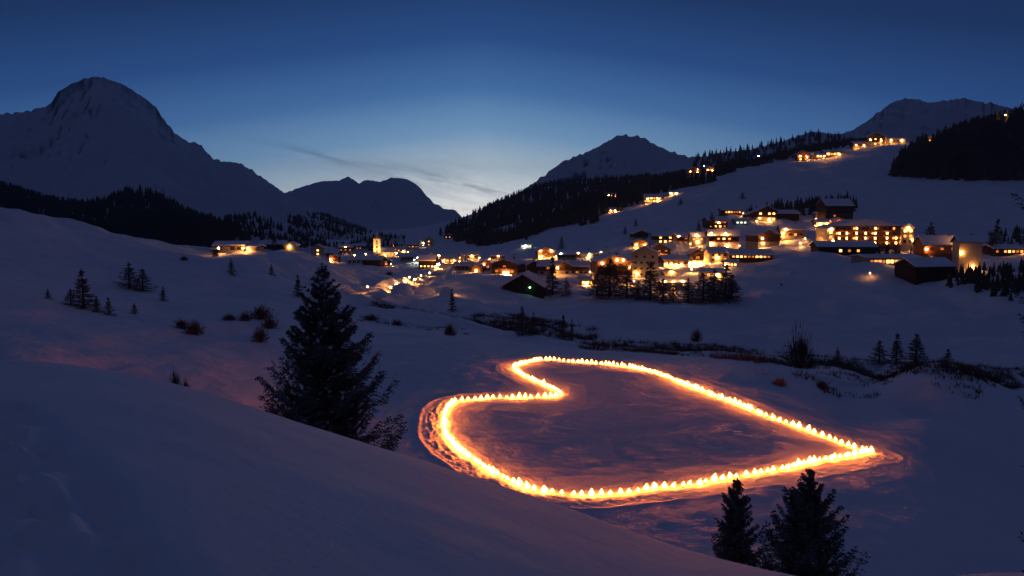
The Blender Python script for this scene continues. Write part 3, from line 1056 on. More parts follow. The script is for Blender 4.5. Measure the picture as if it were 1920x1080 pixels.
def scatter_mountain(V, polys, n, h0, h1, seed, holes=None):
    rg = np.random.default_rng(seed)
    P = []
    m, k = V.shape[:2]
    for _ in range(80):
        i, j = rg.integers(0, m - 1, 4000), rg.integers(0, k - 1, 4000)
        a, b = rg.random(4000)[:, None], rg.random(4000)[:, None]
        p = (V[i, j] * (1 - a) + V[i + 1, j] * a) * (1 - b) + (V[i, j + 1] * (1 - a) + V[i + 1, j + 1] * a) * b
        px, py = project(p[:, 0], p[:, 1], p[:, 2])
        ok = np.zeros(4000, bool)
        for q_ in polys:
            ok |= inpoly(px, py, q_)
        if holes is not None:
            ok &= fbm(p[:, 0] / 160, p[:, 1] / 160, 98, 3) > holes
        P += [tuple(v) for v in p[ok]]
        if len(P) >= n:
            break
    return P[:n], rg.uniform(h0, h1, min(n, len(P)))


P, h = scatter_mountain(MT_LEFT, [[(-60, 330), (20, 352), (90, 378), (160, 388), (215, 372), (255, 354), (300, 372), (350, 395), (400, 418), (450, 436), (470, 470), (-60, 470)]],
                        7500, 9, 16, 1)
forest('forest', P, h, 'dark spruce forest along the foot of the left mountain')
P, h = scatter_mountain(MT_LEFT, [[(415, 402), (470, 400), (520, 420), (545, 455), (430, 455)], [(540, 405), (590, 402), (650, 404), (672, 425), (700, 440), (760, 446), (760, 470), (540, 470)]],
                        1900, 8, 15, 2, holes=-0.05)
forest('forest', P, h, 'patchy dark woods on the valley side behind the church')
P, h = scatter_ground([[(820, 442), (870, 412), (930, 385), (985, 352), (1050, 345), (1120, 342), (1200, 338), (1290, 318), (1330, 305), (1400, 300), (1400, 318), (1330, 345), (1290, 350),
                        (1200, 385), (1130, 410), (1060, 440), (1000, 448), (960, 455), (900, 460), (850, 455)]], 1, 950, 2100, 12, 24, 3)
UP = [[(820, 442), (870, 412), (930, 385), (985, 352), (1050, 345), (1120, 342), (1200, 338), (1290, 318), (1330, 305), (1400, 300), (1400, 314), (1320, 328), (1240, 345), (1150, 365), (1080, 385), (1000, 405), (940, 428), (880, 448), (850, 452)]]
LO = [[(850, 452), (940, 424), (1000, 402), (1080, 382), (1150, 362), (1240, 345), (1320, 328), (1400, 312), (1335, 342), (1290, 352), (1200, 387), (1130, 412), (1060, 440), (1000, 448), (960, 457), (900, 462)]]
P, h = scatter_ground(UP, 2600, 1000, 2100, 11, 21, 3, holes=-0.2)
P2, h2 = scatter_ground(LO, 1500, 900, 1700, 10, 22, 33, holes=0.02)
P, h = P + P2, np.concatenate([h, h2])
forest('forest', P, h, 'dark wood covering the slope left of the ski run')
P, h = scatter_ground([[(1290, 318), (1400, 285), (1460, 268), (1520, 262), (1600, 255), (1700, 255), (1700, 262), (1600, 272), (1500, 294), (1400, 316), (1310, 340)]], 1500, 1050, 1700, 7, 13, 4, holes=-0.16)
forest('forest', P, h, 'dark wood along the ridge above the ski run')
P, h = scatter_ground([[(1672, 330), (1690, 305), (1725, 280), (1780, 262), (1830, 245), (1900, 228), (2000, 215), (2000, 338), (1900, 338), (1780, 338)]], 2600, 780, 1250, 15, 27, 5)
forest('forest', P, h, 'black forest block at the right edge above the ski run')
P, h = scatter_mountain(MT_SHOULDER, [[(1300, 290), (1440, 270), (1520, 252), (1600, 258), (1600, 290), (1300, 320)]], 350, 14, 24, 6)
forest('forest', P, h, 'thin line of trees on the dark hill shoulder')
P, h = scatter_ground([[(1380, 408), (1460, 392), (1520, 385), (1560, 378), (1600, 378), (1610, 395), (1560, 402), (1460, 408)]], 130, 560, 900, 8, 15, 8)
forest('forest', P, h, 'clump of trees behind the upper chalets')
P, h = scatter_ground([[(1740, 500), (1800, 505), (1920, 500), (1960, 560), (1900, 572), (1800, 545), (1740, 525)], [(1640, 470), (1740, 460), (1745, 480), (1650, 482)],
                       [(1850, 440), (1960, 430), (1960, 462), (1880, 462)]], 260, 330, 640, 4, 9, 9)
forest('scrub_woods', P, h, 'low dark trees and scrub around the right end of the village')

# scrub that lines the stream
rg = np.random.default_rng(17)
T = []
for i in range(5200):
    k = rg.integers(0, len(STREAM) - 1)
    a = rg.random()
    sx = STREAM[k][0] * (1 - a) + STREAM[k + 1][0] * a
    sy = STREAM[k][1] * (1 - a) + STREAM[k + 1][1] * a
    side_ = rg.choice([-1, 1], p=[0.25, 0.75])
    dd = side_ * (2.0 + abs(rg.normal(0, 3.6)) * (1.0 if sx < 60 else 0.6))
    x, y = sx + rg.normal(0, 0.8), sy + dd
    if fbm(np.array([x / 9.0]), np.array([y / 30.0]), 77, 2)[0] < -0.25:
        continue
    z = float(ground(x, y))
    hh = rg.uniform(0.3, 1.7)
    for j in range(9):
        b = np.array([x, y, z - 0.1]) + rg.normal(0, 0.3, 3) * (1, 1, 0)
        d = rg.normal(0, 0.5, 3)
        d[2] = 1
        wv = rg.normal(0, 1, 3)
        wv[2] = 0
        wv = wv / np.linalg.norm(wv) * 0.07
        T.append((b - wv, b + wv, b + d * hh * rg.uniform(0.6, 1.2)))
tag(obj('undergrowth', tri_mesh('undergrowth', np.array(T), M_TWIG)), 'dark leafless scrub lining both banks of the stream', kind='stuff')

def scrub(polys, n, hmax, label, seed, lim=-0.2):
    rg = np.random.default_rng(seed)
    pts, _ = scatter_ground(polys, n, 90, 420, 1, 2, seed)
    T = []
    for (x, y, z) in pts:
        if fbm(np.array([x / 12.0]), np.array([y / 14.0]), 78, 2)[0] < lim:
            continue
        hh = rg.uniform(0.3, hmax)
        for j in range(9):
            b = np.array([x, y, z - 0.1]) + rg.normal(0, 0.35, 3) * (1, 1, 0)
            d = rg.normal(0, 0.5, 3)
            d[2] = 1
            wv = rg.normal(0, 1, 3)
            wv[2] = 0
            wv = wv / np.linalg.norm(wv) * 0.06
            T.append((b - wv, b + wv, b + d * hh * rg.uniform(0.6, 1.2)))
    tag(obj('undergrowth', tri_mesh('undergrowth', np.array(T), M_TWIG)), label, kind='stuff')


scrub([[(1090, 640), (1300, 646), (1500, 664), (1700, 682), (1930, 692), (1930, 708), (1700, 702), (1500, 690), (1300, 668), (1090, 656)]], 1700, 1.3,
      'band of dark scrub along the far bank beyond the heart', 71, -0.3)
scrub([[(1400, 700), (1600, 700), (1820, 712), (1880, 745), (1600, 748), (1430, 728)]], 330, 0.9, 'scattered low scrub on the dark slope right of the heart', 72, -0.05)
scrub([[(880, 590), (960, 590), (1120, 618), (1120, 640), (1000, 628), (900, 606)]], 1300, 1.8, 'thicket of bare bushes round the reddish stream spruces', 73, -0.25)
scrub([[(670, 592), (760, 604), (880, 620), (880, 628), (760, 614), (670, 602)]], 260, 0.7, 'sparse twigs on the snow ledge before the stream', 74, -0.1)

# water
V_, Q_ = [], []
SW = np.array(STREAM)
tl_ = np.cumsum(np.r_[0, np.hypot(*np.diff(SW, axis=0).T)])
ss = np.linspace(0, tl_[-1], 160)
sx, sy = np.interp(ss, tl_, SW[:, 0]), np.interp(ss, tl_, SW[:, 1])
dx, dy = np.gradient(sx), np.gradient(sy)
nl = np.hypot(dx, dy)
gz = ground(sx, sy) + 0.45
gz = np.convolve(np.r_[[gz[0]] * 4, gz, [gz[-1]] * 4], np.ones(9) / 9, 'valid')
for i in range(160):
    nx, ny = -dy[i] / nl[i], dx[i] / nl[i]
    w = 2.3
    V_ += [(sx[i] - nx * w, sy[i] - ny * w, gz[i]), (sx[i] + nx * w, sy[i] + ny * w, gz[i])]
    if i:
        Q_.append((2 * i - 2, 2 * i - 1, 2 * i + 1, 2 * i))
tag(obj('stream', mesh('stream', V_, Q_, M_WATER)), 'dark stream crossing the snowy valley floor behind the heart', kind='structure')
# road
M_ROAD = noisy('packed_snow_road', (0.42, 0.42, 0.44), (0.6, 0.6, 0.62), 0.6)
V_, Q_ = [], []
RW = np.array(ROAD)
tl_ = np.cumsum(np.r_[0, np.hypot(*np.diff(RW, axis=0).T)])
ss = np.linspace(0, tl_[-1], 120)
sx, sy = np.interp(ss, tl_, RW[:, 0]), np.interp(ss, tl_, RW[:, 1])
dx, dy = np.gradient(sx), np.gradient(sy)
nl = np.hypot(dx, dy)
for i in range(120):
    nx, ny = -dy[i] / nl[i], dx[i] / nl[i]
    for w in (-3.2, -1.1, 1.1, 3.2):
        X_, Y_ = sx[i] + nx * w, sy[i] + ny * w
        V_.append((X_, Y_, float(ground(X_, Y_)) + 0.12))
    if i:
        for j in range(3):
            Q_.append((4 * i - 4 + j, 4 * i - 3 + j, 4 * i + 1 + j, 4 * i + j))
tag(obj('road', mesh('road', V_, Q_, M_ROAD, True)), 'packed snow road curving past the lit mounds into the village', kind='structure')


# ------------------------------------------------------------------ buildings
def window_me(code):
    mb = MB()
    mb.box(-0.5, 0.5, -0.09, 0.02, -0.5, 0.5, 0)          # frame block
    mb.box(-0.44, -0.03, -0.105, -0.08, -0.43, 0.43, 1)   # panes, proud of the block
    mb.box(0.03, 0.44, -0.105, -0.08, -0.43, 0.43, 1)
    return mb.build('window', [M_FRAME, M_GLASS if code == '0' else M_WIN[code]])


WINS = {c: window_me(c) for c in '01234'}


def lamp_me(m):
    mb = MB()
    mb.box(-0.06, 0.06, -0.34, 0.0, 0.20, 0.28, 0)
    mb.lathe([(0.05, 0.17), (0.22, 0.1), (0.30, -0.06), (0.24, -0.22), (0.06, -0.30)], 8, 1, 0, -0.42)
    return mb.build('wall_lamp', [M_METAL, m])


LAMPS = {'w': lamp_me(M_LAMP), 'c': lamp_me(M_LAMPW), 'g': lamp_me(M_LAMPG), 'a': lamp_me(M_LAMPA)}
MATS = {'wood': M_WOOD, 'honey': M_WOOD2, 'red': M_REDWOOD, 'black': M_BLACKWOOD, 'cream': M_PLASTER, 'white': M_WHITE, 'stone': M_STONE}


def house(px, py, wpx, hpx, rot, gable, low, upp, rows_, lamps, label, cat='house', name='chalet', dep=0.85, roofk=0.32, balc=True, winsc=1.0, lampk=1.0, chim=True, side_rows=None):
    x, y, z = hit(px, py, ground)
    k = math.hypot(x, y) / F
    w, h = wpx * k, hpx * k
    d = min(max(w * dep, 7.0), 16.0)
    rh = min(h * roofk, w * 0.3) if gable == 'front' else min(h * roofk, d * 0.35)
    hw = h - rh
    cr, sr = math.cos(math.radians(rot)), math.sin(math.radians(rot))
    # the front wall, not the middle, is what stands at the point seen
    ox, oy = x - sr * d / 2, y + cr * d / 2
    zs = [float(ground(ox + cr * a * w / 2 - sr * b * d / 2, oy + sr * a * w / 2 + cr * b * d / 2)) for a in (-1, 1) for b in (-1, 1)]
    z0 = z
    sink = max(1.0, z0 - min(zs) + 0.8)
    o = bpy.data.objects.new(name, None)
    C.objects.link(o)
    o.location = (ox, oy, z0)
    o.rotation_euler = (0, 0, math.radians(rot))
    tag(o, label, cat, 'buildings of the snowy village')
    hb = hw * (0.45 if upp else 1.0)
    mb = MB()
    mb.box(-w / 2, w / 2, -d / 2, d / 2, -sink, hb)
    obj('wall', mb.build('wall', MATS[low]), o)
    mb = MB()
    e = 0.12 if upp else -0.05
    gm = MATS[upp] if upp else MATS[low]
    if gable == 'front':
        pts = [(-w / 2 - e, hb), (w / 2 + e, hb), (w / 2 + e, hw), (0, hw + rh), (-w / 2 - e, hw)]
        if not upp:
            pts = [(-w / 2 + 0.02, hb), (w / 2 - 0.02, hb), (0, hw + rh)]
        mb.prism(pts, 'y', -d / 2 - e, d / 2 + e)
    else:
        pts = [(-d / 2 - e, hb), (d / 2 + e, hb), (d / 2 + e, hw), (0, hw + rh), (-d / 2 - e, hw)]
        if not upp:
            pts = [(-d / 2 + 0.02, hb), (d / 2 - 0.02, hb), (0, hw + rh)]
        mb.prism(pts, 'x', -w / 2 - e, w / 2 + e)
    obj('upper_wall' if upp else 'gable', mb.build('upper_wall', gm), o)
    # roof: timber slabs with a thick snow cover
    ov = min(1.1, 0.1 * w + 0.4)
    half, ext = (w / 2, d / 2) if gable == 'front' else (d / 2, w / 2)
    sl = rh / half
    ax = 'y' if gable == 'front' else 'x'
    t0, t1 = 0.22, 0.22 + 0.65

    def band(a, b):
        return [(-half - ov, hw - sl * ov + a), (0, hw + rh + a), (half + ov, hw - sl * ov + a), (half + ov, hw - sl * ov + b), (0, hw + rh + b), (-half - ov, hw - sl * ov + b)]
    mb = MB()
    pts = band(0.01, t0)
    b0 = len(mb.v)
    for a_ in (-ext - ov, ext + ov):
        for p_, z_2 in pts:
            mb.v.append((p_, a_, z_2) if ax == 'y' else (a_, p_, z_2))
    qd = [(0, 1, 7, 6), (1, 2, 8, 7), (2, 3, 9, 8), (3, 4, 10, 9), (4, 5, 11, 10), (5, 0, 6, 11), (0, 5, 4, 1), (1, 4, 3, 2), (6, 7, 10, 11), (7, 8, 9, 10)]
    mb.f = [tuple(q3) for q3 in qd]
    mb.m = [0] * len(qd)
    ro = obj('roof', mb.build('roof', M_WOOD), o)
    mb2 = MB()
    for a_ in (-ext - ov + 0.12, ext + ov - 0.12):
        for p_, z_2 in band(t0 + 0.004, t1):
            p2_ = p_ * 0.985
            mb2.v.append((p2_, a_, z_2) if ax == 'y' else (a_, p2_, z_2))
    mb2.f = [tuple(q3) for q3 in qd]
    mb2.m = [0] * len(qd)
    obj('snow_cover', mb2.build('snow_cover', M_ROOFSNOW), ro)
    if chim and w > 8:
        mb = MB()
        cxp, cyp = (0.18 * w, 0.1 * d)
        zr = hw + rh * (1 - abs(cxp if gable == 'front' else cyp) / half)
        mb.box(cxp - 0.5, cxp + 0.5, cyp - 0.5, cyp + 0.5, zr - 0.6, zr + 2.0)
        mb.box(cxp - 0.62, cxp + 0.62, cyp - 0.62, cyp + 0.62, zr + 2.0, zr + 2.25)
        obj('chimney', mb.build('chimney', M_STONE), ro)
    # windows
    rws = rows_.split('/') if rows_ else []
    nr_ = len(rws)
    for i, rw in enumerate(rws):
        zc = hw * (nr_ - i - 0.5) / nr_ if nr_ > 1 else hw * 0.55
        n_ = len(rw)
        ww = min(w * 0.62 / n_, 1.9) * winsc
        wh = min(hw * 0.52 / nr_, 1.7) * winsc
        for j, c in enumerate(rw):
            if c == '.':
                continue
            xc = w * ((j + 0.5) / n_ - 0.5) * 0.92
            off = 0.12 if (upp and zc > hb) else 0.0
            obj('window', WINS[c], o, (xc, -d / 2 - off, zc), 0, (ww, 1, wh))
        if balc and i < nr_ - 1 and n_ >= 3 and upp:
            mb = MB()
            zb = zc - wh / 2 - 0.35
            mb.box(-w / 2, w / 2, -d / 2 - 1.1, -d / 2 - 0.121, zb - 0.12, zb)
            mb.box(-w / 2, w / 2, -d / 2 - 1.16, -d / 2 - 1.10, zb, zb + 0.8)
            obj('balcony', mb.build('balcony', M_WOOD), o)
    if side_rows:
        for sgn, rr_ in side_rows:
            rws2 = rr_.split('/')
            for i, rw in enumerate(rws2):
                zc = hw * (len(rws2) - i - 0.5) / len(rws2)
                for j, c in enumerate(rw):
                    if c == '.':
                        continue
                    yc = d * ((j + 0.5) / len(rw) - 0.5) * 0.9
                    wo_ = obj('window', WINS[c], o, (sgn * (w / 2 + (0.12 if upp and zc > hb else 0)), yc, zc), sgn * math.pi / 2, (1.5, 1, 1.4))
    for lx, lz, kind in lamps:
        zl = lz * h
        off = (0.12 if (upp and zl > hb) else 0.0)
        obj('wall_lamp', LAMPS[kind], o, (lx * w, -d / 2 - off, zl), 0, 1.5 * lampk)
    return o


HOUSES = [
    # --- plateau on the left
    (430, 472, 48, 15, 8, 'side', 'cream', None, '0.00', [(0.08, 0.75, 'w'), (-0.42, 0.35, 'w')], 'low farmhouse on the left plateau with a lamp under its eave', {}),
    (470, 471, 20, 9, -10, 'side', 'cream', None, '2', [(-0.2, 0.5, 'w')], 'small lit hut between the two plateau farmhouses', {}),
    (512, 470, 46, 17, 12, 'side', 'black', None, '0000', [], 'unlit dark farmhouse on the left plateau below a tall spruce', {}),
    (543, 469, 18, 12, 0, 'front', 'stone', None, '', [(0.0, 0.5, 'w')], 'last small plateau house with one bright lamp', {}),
    (403, 473, 12, 6, 5, 'side', 'black', None, '', [], 'tiny dark shed at the left end of the plateau', {}),
    # --- far village around the church
    (596, 480, 24, 20, 5, 'front', 'cream', None, '3/3', [], 'narrow house with two bright windows stacked one over the other', {}),
    (622, 484, 22, 14, -8, 'side', 'stone', 'wood', '010', [], 'dim house right of the two stacked windows', {}),
    (648, 474, 26, 14, 4, 'side', 'cream', 'red', '111', [(0.0, 0.75, 'w')], 'house with an orange lit roof edge left of the church', {}),
    (673, 470, 24, 12, -6, 'side', 'white', 'red', '0110', [], 'reddish house just left of the church', {}),
    (668, 496, 34, 13, 10, 'side', 'white', None, '0000', [], 'grey unlit house with a snowy roof below the church', {}),
    (626, 490, 18, 12, 0, 'front', 'red', None, '1', [(-0.3, 0.3, 'w')], 'little red house left of the grey unlit one', {}),
    (697, 497, 34, 14, -4, 'side', 'wood', None, '0000/0000', [], 'boxy brown house directly below the church wall', {}),
    (724, 497, 14, 11, 0, 'front', 'red', None, '1/2', [], 'small orange glowing house beside the boxy brown one', {}),
    (736, 470, 20, 15, 0, 'front', 'cream', None, '3', [(0, 0.35, 'w')], 'small house with a big yellow window right of the church', {}),
    (753, 474, 18, 11, -12, 'side', 'white', None, '202', [(0.2, 0.2, 'w')], 'low house glowing yellow behind the church wall', {}),
    (774, 467, 20, 12, 8, 'side', 'white', 'red', '121', [], 'orange lit house on the rise right of the church', {}),
    (790, 459, 14, 9, 0, 'front', 'cream', None, '2', [(0.3, 0.4, 'c')], 'small house with a whitish lamp on the rise', {}),
    (804, 462, 16, 17, 0, 'front', 'cream', None, '3/2', [], 'tall narrow house with stacked lights on the wooded rise', {}),
    (840, 448, 14, 9, 0, 'front', 'wood', None, '22', [], 'highest lit hut at the edge of the wooded slope', {}),
    (763, 490, 24, 13, 6, 'side', 'stone', None, '0000', [], 'unlit grey house right of the church wall', {}),
    (800, 503, 30, 22, -5, 'side', 'black', None, '0000/3333', [], 'big dark house with four white lights along its foot', {'winsc': 0.7}),
    (815, 486, 26, 12, 5, 'side', 'white', None, '0220', [(0.3, 0.6, 'w')], 'pale house behind the dazzling street light', {}),
    (843, 494, 30, 14, -6, 'side', 'cream', 'honey', '1221', [(-0.35, 0.4, 'w'), (0.3, 0.4, 'w')], 'honey coloured house right of the dazzling street light', {}),
    (861, 492, 14, 16, 0, 'front', 'white', None, '3/3', [], 'slim house with two bright windows above each other by the road', {}),
    (885, 486, 22, 12, 0, 'side', 'stone', None, '0.0', [(0, 0.6, 'w')], 'grey house with one lamp below the grey woods', {}),
    (872, 507, 34, 13, 8, 'side', 'stone', 'wood', '0000', [], 'long brown house left of the one with a low lamp', {}),
    (893, 511, 24, 15, -10, 'front', 'wood', None, '', [(0.0, 0.28, 'w')], 'brown house with a single low lamp on its gable', {}),
    (910, 507, 20, 18, 10, 'front', 'red', None, '.1', [(-0.15, 0.6, 'w')], 'red gabled house squeezed beside the big chalet', {}),
    (946, 513, 52, 26, -22, 'front', 'wood', 'red', '010/1.1', [(0.0, 0.10, 'w'), (0.14, 0.10, 'w')], 'big chalet with a wide snowy roof and two lamps at its door', {}),
    (934, 488, 26, 12, 6, 'side', 'cream', 'wood', '010', [(0.0, 0.7, 'w')], 'chalet with one bright lamp behind the big chalet', {}),
    (960, 492, 22, 10, 0, 'side', 'stone', None, '000', [], 'small unlit house above the big chalet', {}),
    (987, 464, 20, 7, 0, 'side', 'white', None, '4444', [(-0.1, 0.5, 'c')], 'low lift station with greenish white light', {'name': 'lift_station', 'cat': 'building'}),
    (1024, 483, 32, 18, 6, 'front', 'cream', 'honey', '.1.', [(-0.35, 0.72, 'w'), (0.30, 0.72, 'w'), (-0.3, 0.1, 'w')], 'house with lamps on both corners at the foot of the slope', {}),
    (1062, 487, 34, 14, -6, 'side', 'stone', 'wood', '0000', [(-0.3, 0.8, 'c')], 'long dark roof right of the corner lamp house', {}),
    (1100, 484, 40, 12, 5, 'side', 'stone', None, '0.0.0', [(-0.4, 0.8, 'w'), (0.1, 0.3, 'w')], 'flat snowy roofed house at the foot of the ski slope', {}),
    (1134, 480, 24, 12, 0, 'side', 'cream', None, '0.0', [(-0.3, 0.7, 'c')], 'little house with a white lamp below the ski slope', {}),
    (980, 551, 78, 36, -10, 'front', 'black', None, '', [(0.18, 0.36, 'g')], 'large black barn with one small green light', {'name': 'barn', 'cat': 'barn', 'roofk': 0.62, 'chim': False}),
    (1002, 512, 26, 22, 4, 'front', 'wood', None, '0/.', [], 'dark narrow house behind the black barn', {}),
    (1022, 516, 26, 26, -6, 'side', 'stone', 'wood', '.1/0.', [], 'dark house with one faint lamp between barn and spruce', {}),
    (1056, 515, 30, 24, 8, 'front', 'cream', 'wood', '00/10', [(-0.38, 0.55, 'w')], 'cream and timber house right of the tall black spruce', {}),
    (1086, 514, 34, 22, -4, 'side', 'stone', 'wood', '0000/0100', [], 'timber house with dim windows above the bright terrace', {}),
    (1106, 535, 34, 14, 0, 'side', 'wood', None, '3323', [(-0.2, 0.3, 'w'), (0.15, 0.3, 'w')], 'blazing orange lit terrace hut below the brown house', {'winsc': 1.1, 'chim': False}),
    (1152, 532, 66, 52, 6, 'front', 'cream', 'wood', '00000/00000/0100', [(-0.36, 0.74, 'w'), (0.06, 0.86, 'w'), (0.24, 0.86, 'w'), (0.42, 0.6, 'w')], 'large brown house crowned by three bright lamps', {'roofk': 0.2}),
    (1208, 520, 48, 56, -12, 'front', 'stone', None, '000/0000/0000/0000', [(-0.3, 0.12, 'w')], 'grey stone house with many small dark windows', {'roofk': 0.22, 'winsc': 0.75}),
    (1201, 464, 26, 14, 4, 'front', 'honey', None, '1', [(-0.3, 0.35, 'w'), (0.3, 0.35, 'w')], 'orange lit gable peeping over the stone house', {}),
    (1236, 488, 40, 30, -6, 'front', 'cream', 'honey', '111/111/222', [(-0.3, 0.25, 'w'), (0.05, 0.25, 'w'), (0.35, 0.22, 'w')], 'amber floodlit inn with stacked balconies', {'name': 'inn', 'cat': 'inn'}),
    (1202, 450, 28, 17, 10, 'front', 'stone', 'black', '00/00', [], 'dark gabled house at the left end of the upper row', {}),
    (1243, 456, 38, 20, -5, 'side', 'white', 'wood', '.3.3/.333', [], 'dark house with a cluster of bright tall windows in the upper row', {}),
    (1286, 458, 32, 20, 5, 'side', 'cream', 'honey', '010/111', [(-0.45, 0.75, 'w')], 'beige balcony house in the middle of the upper row', {}),
    (1308, 460, 22, 22, 0, 'side', 'cream', None, '2.2/...', [(-0.1, 0.85, 'w'), (0.0, 0.3, 'w')], 'yellow floodlit house front in the upper row', {}),
    (1357, 464, 52, 30, -8, 'side', 'white', 'red', '02320/.....', [(-0.44, 0.86, 'w'), (0.05, 0.85, 'w'), (0.12, 0.08, 'w'), (-0.4, 0.25, 'w')], 'large white house with a red timber top and bright corner lamp', {}),
    (1268, 500, 46, 18, 4, 'side', 'cream', 'wood', '0000', [(-0.42, 0.3, 'w'), (-0.2, 0.3, 'w'), (0.0, 0.2, 'w'), (0.2, 0.25, 'w')], 'long house with a string of lamps along its terrace', {}),
    (1308, 499, 38, 30, -4, 'front', 'cream', 'wood', '010/333', [(-0.4, 0.18, 'w'), (-0.15, 0.2, 'w'), (0.1, 0.2, 'w'), (0.35, 0.22, 'w')], 'hotel entrance house blazing with white yellow light', {'name': 'hotel', 'cat': 'hotel', 'winsc': 1.25, 'lampk': 1.5}),
    (1348, 491, 36, 24, 6, 'side', 'cream', None, '000/0.2', [(-0.1, 0.35, 'w')], 'plain beige house right of the blazing entrance', {}),
    (1408, 492, 74, 20, -8, 'side', 'wood', None, '2332113321/11........', [], 'long low dark hotel wing with a row of orange windows', {'name': 'hotel', 'cat': 'hotel', 'winsc': 1.0}),
    (1372, 500, 20, 10, 0, 'side', 'wood', None, '333', [], 'small bright shop front below the long hotel wing', {}),
    (1336, 520, 40, 13, -5, 'side', 'white', None, '22222', [(0.2, 0.4, 'w')], 'pale glowing pavilion behind the front row spruces', {'chim': False}),
    (1258, 519, 22, 12, 8, 'front', 'cream', None, '.2', [(0.1, 0.75, 'w')], 'little gabled porch with a lit arch in the front row', {}),
    (1262, 545, 56, 22, -4, 'side', 'cream', None, '2.2.2/.2.', [(-0.3, 0.8, 'w'), (0.0, 0.8, 'w'), (0.3, 0.8, 'w')], 'terrace house with lit awnings behind the front spruces', {'dep': 0.3}),
    (1441, 463, 44, 30, 16, 'front', 'stone', 'wood', '.0./2..', [(-0.32, 0.5, 'w'), (-0.28, 0.22, 'w')], 'broad grey gabled house with two small lamps on its left side', {}),
    (1486, 450, 40, 26, -10, 'side', 'cream', 'honey', '0020', [(-0.3, 0.72, 'w'), (-0.4, 0.45, 'w')], 'tan house with two big lamps above the snowy lane', {'lampk': 1.5}),
    (1346, 428, 36, 20, 6, 'side', 'wood', 'red', '1111/2331', [(0.02, 0.5, 'w')], 'orange chalet glowing on the left of the upper hamlet', {'lampk': 1.3}),
    (1372, 402, 36, 11, -6, 'side', 'wood', None, '0232112', [], 'roofline chalet with a row of small lights', {}),
    (1390, 421, 22, 9, 0, 'side', 'stone', None, '444', [], 'hut with pale yellow strip windows in the upper hamlet', {}),
    (1411, 411, 20, 12, 8, 'front', 'white', 'red', '0', [(0.3, 0.2, 'w')], 'small pinkish house in the upper hamlet', {}),
    (1438, 416, 34, 28, 0, 'front', 'cream', 'wood', '3.33/..33', [(0.1, 0.15, 'w')], 'house with the tallest brightest windows of the upper hamlet', {'winsc': 1.2}),
    (1478, 412, 40, 16, 6, 'side', 'black', None, '0000', [], 'long unlit chalet right of the brightest upper windows', {}),
    (1542, 412, 20, 16, 0, 'front', 'stone', None, '0/1', [], 'small grey house left of the large dark chalet', {}),
    (1574, 411, 50, 34, 8, 'side', 'wood', 'black', '00000/.1...', [], 'large dark chalet above the big hotel', {}),
    (1542, 425, 22, 12, 0, 'side', 'cream', None, '.2', [(-0.2, 0.4, 'w'), (0.3, 0.4, 'w')], 'house with two round lamps just left of the big hotel roof', {'lampk': 1.4}),
    (1573, 425, 24, 14, 0, 'front', 'cream', 'red', '0', [(0, 0.4, 'w')], 'small gabled house with one lamp above the hotel', {'lampk': 1.3}),
    (1588, 479, 96, 22, -5, 'side', 'black', 'black', '....3.1.2...', [], 'long black house with three small lit windows below the hotel', {'chim': False}),
    (1676, 498, 96, 16, 8, 'side', 'stone', None, '1221332332.2', [], 'flat annex with a continuous band of lit windows', {'name': 'hotel_annex', 'cat': 'building', 'winsc': 1.2, 'roofk': 0.22}),
    (1775, 490, 72, 40, -6, 'side', 'wood', 'red', '0110/1000', [(0.28, 0.92, 'w'), (-0.45, 0.5, 'w')], 'rusty red timber house on the right with a lamp under its ridge', {'balc': False}),
    (1818, 505, 34, 52, -10, 'side', 'cream', None, '.../...', [(-0.4, 0.52, 'w'), (0.1, 0.1, 'w')], 'tall cream walled house lit by one lamp at the right', {'lampk': 0.8, 'roofk': 0.15}),
    (1752, 528, 70, 36, 10, 'side', 'black', 'black', '', [], 'unlit dark house with a snowy roof below the red one', {'roofk': 0.3}),
    (1900, 478, 60, 14, -4, 'side', 'wood', None, '1.2321212', [(0.35, 0.45, 'w')], 'distant low house with a line of orange lights at the right edge', {}),
    # --- chalets up the slope
    (1224, 380, 34, 15, -16, 'side', 'wood', None, '.23232/232332', [], 'long slope chalet blazing with two rows of windows', {'winsc': 1.2}),
    (1263, 366, 16, 8, -10, 'side', 'stone', None, '44', [], 'small slope hut with greenish windows right of the blazing chalet', {}),
    (1146, 369, 18, 7, 0, 'side', 'red', None, '121', [], 'upper of the two small red lit huts in the wood', {}),
    (1149, 398, 14, 8, 0, 'side', 'red', None, '12', [], 'lower of the two small red lit huts at the wood edge', {}),
    (1301, 328, 22, 14, -8, 'front', 'wood', None, '2.3', [(0.3, 0.7, 'w')], 'ridge chalet with two lamps left of its neighbour', {}),
    (1331, 325, 14, 12, 0, 'front', 'wood', 'honey', '3/2', [], 'smaller ridge chalet with stacked windows', {}),
    (1506, 302, 20, 18, -6, 'front', 'wood', 'red', '12/32', [], 'tall narrow slope chalet glowing orange', {}),
    (1539, 297, 18, 9, 0, 'side', 'wood', None, '232', [], 'low slope chalet left of the widest lit one', {}),
    (1562, 294, 30, 12, -10, 'side', 'wood', 'honey', '232322', [], 'wide slope chalet with a close row of yellow windows', {'winsc': 1.2}),
    (1612, 278, 22, 12, -6, 'side', 'cream', 'wood', '1.3', [], 'slope chalet with a lone right hand window below the highest group', {}),
    (1641, 274, 30, 22, 0, 'front', 'cream', 'wood', '333/.32', [], 'highest lit chalet group house with three top windows', {}),
    (1657, 266, 14, 10, 0, 'front', 'stone', None, '4', [], 'small greenish lit chalet beside the highest group', {}),
    (1680, 268, 30, 10, -6, 'side', 'cream', None, '0000', [], 'dim pale chalet right of the highest group', {}),
    (1745, 268, 12, 10, 0, 'front', 'wood', None, '3', [], 'lone hut with one light at the edge of the black forest', {}),
]
NH = len(HOUSES)
